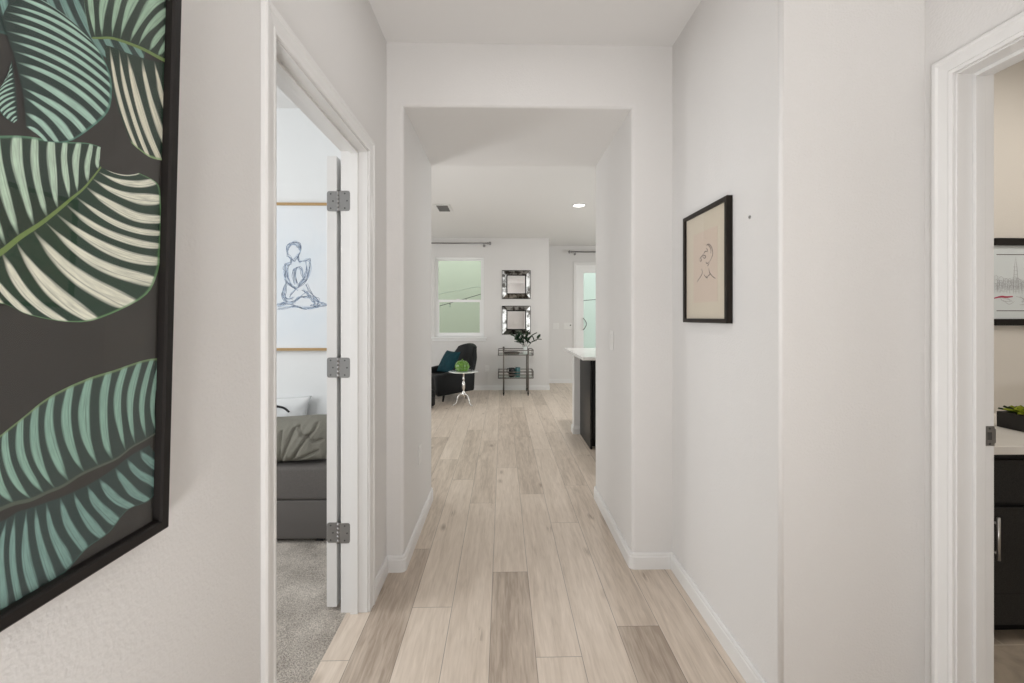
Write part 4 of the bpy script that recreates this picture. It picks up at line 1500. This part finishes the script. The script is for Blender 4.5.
make_mirror(0.245, 1.888, 'upper of the two square antiqued mirrors on the far wall')
make_mirror(0.245, 1.252, 'lower square antiqued mirror, just above the bar cart')

# ------------------------------------------------------------------ bar cart
CX0, CX1, CY0, CY1 = 0.018, 0.425, 7.17, 7.60
cart = empty('bar_cart', (0.22, 7.38, 0))
tag(cart, 'dark metal two tier bar cart with glass shelves under the mirrors', 'bar cart')
for x in (CX0, CX1):
    for y in (CY0, CY1):
        mb = MB()
        mb.tube([(x, y, 0.055), (x, y, 0.770)], 0.012, 10)
        mb.lathe([(0.012, 0), (0.018, 0.006), (0.018, 0.014), (0.011, 0.022)], (x, y, 0.765), 12)
        part_w(mb, 'post', M['pewter'], cart)
        mb = MB()
        mb.tube([(x, y, 0.056), (x, y, 0.040)], 0.015, 10)
        mb.box(x - 0.012, x - 0.009, y - 0.012, y + 0.012, 0.02, 0.045)
        mb.box(x + 0.009, x + 0.012, y - 0.012, y + 0.012, 0.02, 0.045)
        mb.tube([(x - 0.008, y, 0.0225), (x + 0.008, y, 0.0225)], 0.0215, 16)
        part_w(mb, 'caster', M['black_ceramic'], cart)
for z0, rails in ((0.672, (0.674, 0.752)), (0.288, (0.290, 0.345, 0.392))):
    mb = MB()
    for zr in rails:
        ex = 0.095
        loop = rounded_poly([(CX0 - ex, CY0), (CX1 + ex, CY0), (CX1 + ex, CY1), (CX0 - ex, CY1)], [0.05] * 4, 5)
        mb.molding(loop, [(0, 0), (0, 0.013), (0.013, 0.013), (0.013, 0)], lambda a, b, c: (a, b, zr - 0.0065 + c), closed=True)
    for x in (CX0 - 0.088, CX1 + 0.088):
        for y in (CY0 + 0.06, CY1 - 0.06):
            mb.tube([(x, y, rails[0]), (x, y, rails[-1])], 0.005, 8)
    part_w(mb, 'rail', M['pewter'], cart)
    part_w(MB().box(CX0 - 0.082, CX1 + 0.082, CY0 + 0.014, CY1 - 0.014, z0, z0 + 0.006), 'glass_shelf', M['clear_glass'], cart)

ZT, ZB = 0.6785, 0.2945
# dark round tray on the top shelf
mb = MB()
mb.lathe([(0.10, 0), (0.135, 0.004), (0.142, 0.034), (0.136, 0.034), (0.128, 0.010), (0.001, 0.009)], (0.15, 7.36, ZT), 32)
tag(mb.build('serving_tray', M['pewter']), 'dark round tray lying on the top shelf of the bar cart', 'tray')
# vase with leafy branches
vs_ = empty('leaf_vase', (0.385, 7.34, ZT))
tag(vs_, 'clear glass vase of dark green leafy branches on the bar cart', 'vase')
mb = MB()
mb.lathe([(0.036, 0), (0.042, 0.01), (0.040, 0.06), (0.032, 0.10), (0.036, 0.13), (0.033, 0.13), (0.029, 0.10), (0.036, 0.06), (0.036, 0.012), (0.002, 0.010)],
         (0.385, 7.34, ZT), 24)
part_w(mb, 'vase', plain('pale_glass', (0.70, 0.74, 0.72), 0.12), vs_)
mb = MB()
ml = MB()
rl = random.Random(12)
base = Vector((0.385, 7.34, ZT + 0.03))
for tip in ((0.22, 7.30, 0.93), (0.27, 7.36, 1.02), (0.34, 7.28, 0.98), (0.40, 7.36, 1.03), (0.47, 7.30, 0.97), (0.60, 7.30, 0.94), (0.32, 7.24, 0.90), (0.20, 7.38, 0.98)):
    tip = Vector(tip)
    ctrl = Vector((0.385 + 0.2 * (tip.x - 0.385), 7.34, ZT + 0.18))
    pts = [base * (1 - t) ** 2 + ctrl * 2 * t * (1 - t) + tip * t * t for t in [i / 8 for i in range(9)]]
    mb.tube(pts, [0.004 - 0.0003 * i for i in range(9)], 6)
    for q in range(5):
        t = 0.55 + 0.11 * q
        i = min(int(t * 8), 7)
        p = pts[i].lerp(pts[i + 1], t * 8 - i) if t < 1 else pts[8]
        a = rl.uniform(0, 2 * PI)
        d = (tip - ctrl).normalized() * 0.6 + Vector((math.cos(a) * 0.7, math.sin(a) * 0.7, rl.uniform(-0.1, 0.5)))
        blade(ml, p, d, rl.uniform(0.10, 0.15), rl.uniform(0.050, 0.070), 0.15, 0.2)
part_w(mb, 'stems', plain('branch_stem', (0.06, 0.07, 0.03), 0.6), vs_)
part_w(ml, 'leaves', M['leaf_dark'], vs_)
# black pitcher and teal canisters on the lower shelf
pt = empty('pitcher', (0.155, 7.33, ZB))
tag(pt, 'small black pitcher on the lower shelf of the bar cart', 'pitcher')
mb = MB()
mb.lathe([(0.045, 0), (0.052, 0.008), (0.052, 0.10), (0.046, 0.125), (0.050, 0.150), (0.046, 0.150), (0.042, 0.125), (0.047, 0.10), (0.047, 0.012), (0.002, 0.010)], (0.155, 7.33, ZB), 24)
part_w(mb, 'body', M['black_ceramic'], pt)
mb = MB()
mb.tube([(0.108, 7.33, ZB + 0.135), (0.082, 7.33, ZB + 0.140), (0.074, 7.33, ZB + 0.11), (0.080, 7.33, ZB + 0.075), (0.104, 7.33, ZB + 0.06)], 0.006, 8)
part_w(mb, 'handle', M['black_ceramic'], pt)
rb = lambda a, z: 1 + 0.05 * math.cos(14 * a)
for nm, x, y, s, lb in (('canister', 0.258, 7.32, 1.0, 'taller ribbed teal canister right of the black pitcher on the cart'),
                        ('tumbler', 0.232, 7.46, 0.8, 'shorter ribbed teal tumbler behind the canister on the cart')):
    mb = MB()
    mb.lathe([(0.030 * s, 0), (0.038 * s, 0.006), (0.040 * s, 0.10 * s), (0.036 * s, 0.12 * s), (0.040 * s, 0.16 * s), (0.037 * s, 0.16 * s), (0.033 * s, 0.12 * s), (0.002, 0.02)], (x, y, ZB), 42, rb)
    tag(mb.build(nm, M['teal_glass']), lb, nm)

# ------------------------------------------------------------------ armchair, cushion, ottoman, side table
ch = empty('armchair', (-0.885, 7.03, 0), R(-52))
tag(ch, 'black leather armchair with winged back below the far window', 'armchair')


# local frame: the sitter faces -y, x across
def shell(name, outline, x0, x1, mat, bev):
    """side outline (y, z) extruded across x"""
    mb = MB()
    mb.prism(outline, x0, x1, lambda a, b, c: (c, a, b))
    return bevel_mod(smooth(mb.build(name, mat, ch)), bev, 3, 30)


shell('seat', [(-0.36, 0.15), (-0.38, 0.37), (-0.30, 0.40), (0.22, 0.36), (0.24, 0.15)], -0.28, 0.28, M['leather'], 0.03)
mb = MB()
def back_f(u, v):
    x = (u - 0.5)
    h = 0.15 + v * 0.71
    wdt = 0.64 + 0.10 * math.sin(PI * min(v * 1.1, 1)) - 0.17 * max(0, v - 0.72) / 0.28
    y = 0.22 + 0.16 * v + 0.02 * math.sin(PI * v) - 0.12 * (2 * x) ** 2 * (0.4 + 0.6 * math.sin(PI * v))
    return Vector((x * wdt, y, h - 0.05 * (2 * x) ** 2 * v))
vsf = [[mb.bm.verts.new(back_f(i / 16, j / 16)) for j in range(17)] for i in range(17)]
vsb = [[mb.bm.verts.new(back_f(i / 16, j / 16) + Vector((0, 0.085, 0.012))) for j in range(17)] for i in range(17)]
for i in range(16):
    for j in range(16):
        mb.bm.faces.new((vsf[i][j], vsf[i + 1][j], vsf[i + 1][j + 1], vsf[i][j + 1]))
        mb.bm.faces.new((vsb[i][j], vsb[i][j + 1], vsb[i + 1][j + 1], vsb[i + 1][j]))
for i in range(16):
    mb.bm.faces.new((vsf[i][0], vsb[i][0], vsb[i + 1][0], vsf[i + 1][0]))
    mb.bm.faces.new((vsf[i][16], vsf[i + 1][16], vsb[i + 1][16], vsb[i][16]))
    mb.bm.faces.new((vsf[0][i], vsf[0][i + 1], vsb[0][i + 1], vsb[0][i]))
    mb.bm.faces.new((vsf[16][i], vsb[16][i], vsb[16][i + 1], vsf[16][i + 1]))
bevel_mod(smooth(mb.build('backrest', M['leather'], ch)), 0.025, 3, 50)
for s in (-1, 1):
    xa, xb = (s * 0.285, s * 0.385)
    shell('arm', [(-0.40, 0.11), (-0.43, 0.43), (0.20, 0.52), (0.28, 0.50), (0.26, 0.14)], min(xa, xb), max(xa, xb), M['leather'], 0.03)
for sx in (-1, 1):
    for y0, y1, zt in ((-0.20, -0.24, 0.16), (0.12, 0.18, 0.16)):
        mb = MB()
        mb.tube([(sx * 0.22, y0, zt), (sx * 0.25, y1, 0.001)], [0.022, 0.013], 10)
        mb.build('leg', M['black_frame'], ch)


def puff(root, name, mat, w, h, t, loc, rot, nseg=28):
    mb = MB()
    for s in (-1, 1):
        def f(u, v):
            x, z = u * 2 - 1, v * 2 - 1
            k = max(0.0, (1 - abs(x) ** 2.6) * (1 - abs(z) ** 2.6)) ** 0.55
            return Vector((x * w / 2 * (1 - 0.06 * (1 - z * z)), s * t / 2 * k * (1 + 0.12 * noise.noise(Vector((x * 3, z * 3, s)))), z * h / 2 * (1 - 0.06 * (1 - x * x))))
        mb.grid(f, nseg, nseg)
    bmesh.ops.remove_doubles(mb.bm, verts=mb.bm.verts, dist=1e-5)
    o = mb.build(name, mat, root)
    o.location = loc
    o.rotation_euler = rot
    return o


tc_ = puff(None, 'throw_pillow', M['teal'], 0.43, 0.39, 0.14, (-0.87, 6.975, 0.588), (R(-30), 0, R(-52)))
tag(tc_, 'teal velvet pillow leaning on the back of the black armchair', 'pillow')
ot_ = empty('ottoman', (-1.17, 6.22, 0))
tag(ot_, 'round black ottoman in front of the armchair, cut off by the passage wall', 'ottoman')
mb = MB()
mb.lathe([(0.17, 0.03), (0.20, 0.05), (0.205, 0.22), (0.19, 0.25), (0.10, 0.262), (0.002, 0.264)], (-1.17, 6.22, 0), 32)
part_w(mb, 'cushion', M['leather'], ot_)
mb = MB()
mb.lathe([(0.15, 0.0005), (0.16, 0.005), (0.16, 0.0295), (0.15, 0.0298)], (-1.17, 6.22, 0), 32)
part_w(mb, 'base', M['black_frame'], ot_)

tb = empty('side_table', (-0.58, 6.43, 0))
tag(tb, 'silver pedestal side table with three curved feet beside the armchair', 'side table')
mb = MB()
mb.lathe([(0.18, 0), (0.215, 0.004), (0.222, 0.010), (0.215, 0.015), (0.002, 0.0152)], (-0.58, 6.43, 0.490), 40)
part_w(mb, 'tabletop', plain('silvered_top', (0.80, 0.82, 0.80), 0.18, 0.6), tb)
mb = MB()
mb.lathe([(0.012, 0.12), (0.030, 0.14), (0.034, 0.165), (0.020, 0.19), (0.013, 0.215), (0.022, 0.25), (0.027, 0.29), (0.020, 0.335), (0.012, 0.37), (0.018, 0.385), (0.012, 0.40),
          (0.014, 0.46), (0.035, 0.482), (0.06, 0.4895)], (-0.58, 6.43, 0), 20)
part_w(mb, 'column', M['silver'], tb)
for k in range(3):
    a = R(-35 + 120 * k)
    mb = MB()
    pts = [(0.018, 0.17), (0.055, 0.165), (0.085, 0.13), (0.10, 0.08), (0.118, 0.035), (0.15, 0.012), (0.172, 0.010)]
    mb.tube([(-0.58 + r * math.cos(a), 6.43 + r * math.sin(a), z) for r, z in pts], [0.016, 0.016, 0.014, 0.012, 0.011, 0.010, 0.009], 10)
    part_w(mb, 'leg', M['silver'], tb)
gb = empty('green_ornament', (-0.60, 6.42, 0.5056))
tag(gb, 'glossy green ribbed glass ornament standing on the silver side table', 'ornament')
mb = MB()
mb.lathe([(0.05, 0), (0.080, 0.008), (0.100, 0.042), (0.104, 0.080), (0.088, 0.124), (0.056, 0.152), (0.03, 0.157), (0.002, 0.150)], (-0.60, 6.42, 0.5056), 60,
         lambda a, z: 1 + 0.045 * math.cos(10 * a))
part_w(mb, 'body', M['green_glass'], gb)
mb = MB()
mb.tube([(-0.60, 6.42, 0.655), (-0.597, 6.42, 0.676), (-0.588, 6.418, 0.688)], [0.012, 0.009, 0.007], 10)
part_w(mb, 'stem', M['green_glass'], gb)

# ------------------------------------------------------------------ kitchen island
struct(MB().box(0.80, 3.0, 4.815, 4.935, 0, 0.882).build('wall_island', M['trim']))
mb = MB()
mb.molding([(0.864, 4.815), (0.80, 4.815), (0.80, 4.935), (1.2, 4.935)], BB, lambda a, b, c: (a, b, c))
struct(mb.build('baseboard_island', M['trim']))
isl = empty('island_cabinet', (1.7, 4.5, 0))
tag(isl, 'black kitchen island cabinet whose end panel faces the passage', 'cabinet')
part_w(MB().box(0.885, 3.0, 4.268, 4.813, 0.10, 0.881), 'body', M['black_cab'], isl)
part_w(MB().box(0.885, 3.0, 4.34, 4.813, 0.001, 0.099), 'toe_kick', M['black_cab'], isl)
mb = MB()
mb.box(0.866, 0.884, 4.247, 4.813, 0.001, 0.881, 0.001)
mb.box(0.8655, 0.884, 4.245, 4.30, 0.001, 0.11, 0.001)
part_w(mb, 'end_panel', M['black_cab'], isl)
for k in range(4):
    x0 = 0.888 + k * 0.53
    mb = MB()
    mb.box(x0, x0 + 0.525, 4.248, 4.267, 0.105, 0.875, 0.002)
    dr = part_w(mb, 'door', M['black_cab'], isl)
    mb = MB()
    mb.tube([(x0 + 0.47, 4.218, 0.62), (x0 + 0.47, 4.218, 0.78)], 0.006, 10)
    for z in (0.64, 0.76):
        mb.tube([(x0 + 0.47, 4.218, z), (x0 + 0.47, 4.249, z)], 0.004, 8)
    mb.build('handle', M['chrome'], dr)
mb = MB()
mb.box(0.782, 3.05, 4.205, 5.46, 0.883, 0.915, 0.003)
tag(mb.build('island_countertop', M['quartz']), 'white quartz countertop overhanging the black kitchen island', 'countertop')
mb = MB()
mb.box(0.815, 0.855, 4.936, 5.36, 0.874, 0.8825)
mb.box(0.815, 0.855, 4.936, 4.944, 0.70, 0.874)
tag(mb.build('support_bracket', M['black_cab']), 'flat dark steel bracket under the island countertop overhang', 'bracket')

for px_, py_, h_ in ((-2.63, 8.95, 2.4), (0.78, 8.95, 2.4), (1.0, 9.13, 2.2), (5.03, 9.1, 2.3)):
    struct(MB().box(px_ - 0.035, px_ + 0.035, py_ - 0.10, py_ + 0.10, -0.1, h_, 0.004).build('exterior_post', M['trim']))

# ------------------------------------------------------------------ string lights outside the far windows


def string_lights(name, a, b, sag, bulbs, mat, label, r=0.006):
    root = empty(name, a)
    tag(root, label, 'string lights')
    a, b = Vector(a), Vector(b)
    pts = [a.lerp(b, t / 20) - Vector((0, 0, sag * 4 * (t / 20) * (1 - t / 20))) for t in range(21)]
    part_w(MB().tube(pts, r, 8), 'cord', mat, root)
    for t in bulbs:
        p = pts[t]
        mb = MB()
        mb.lathe([(0.008, -0.03), (0.010, 0.0), (0.006, 0.004)], (p.x, p.y, p.z - r - 0.004), 10)
        so = part_w(mb, 'socket', M['cord_dark'], root)
        mb = MB()
        mb.lathe([(0.003, -0.085), (0.016, -0.07), (0.018, -0.055), (0.009, -0.031)], (p.x, p.y, p.z - r - 0.004), 12)
        part_w(mb, 'bulb', M['clear_glass'], root)


string_lights('string_lights', (-2.595, 8.9, 1.56), (0.745, 8.9, 2.17), 0.012, (4, 15), M['cord_white'], 'white cord of string lights rising across the far window outside', 0.010)
string_lights('string_lights', (-2.595, 9.0, 1.22), (0.745, 9.0, 2.17), 0.05, (9, 11, 14), M['cord_dark'], 'dark drooping cord of string lights below the white one outside', 0.006)
string_lights('string_lights', (1.035, 9.1, 1.60), (4.995, 9.1, 2.06), 0.04, (5, 9, 13), M['cord_dark'], 'dark cord of string lights outside the sliding glass door')
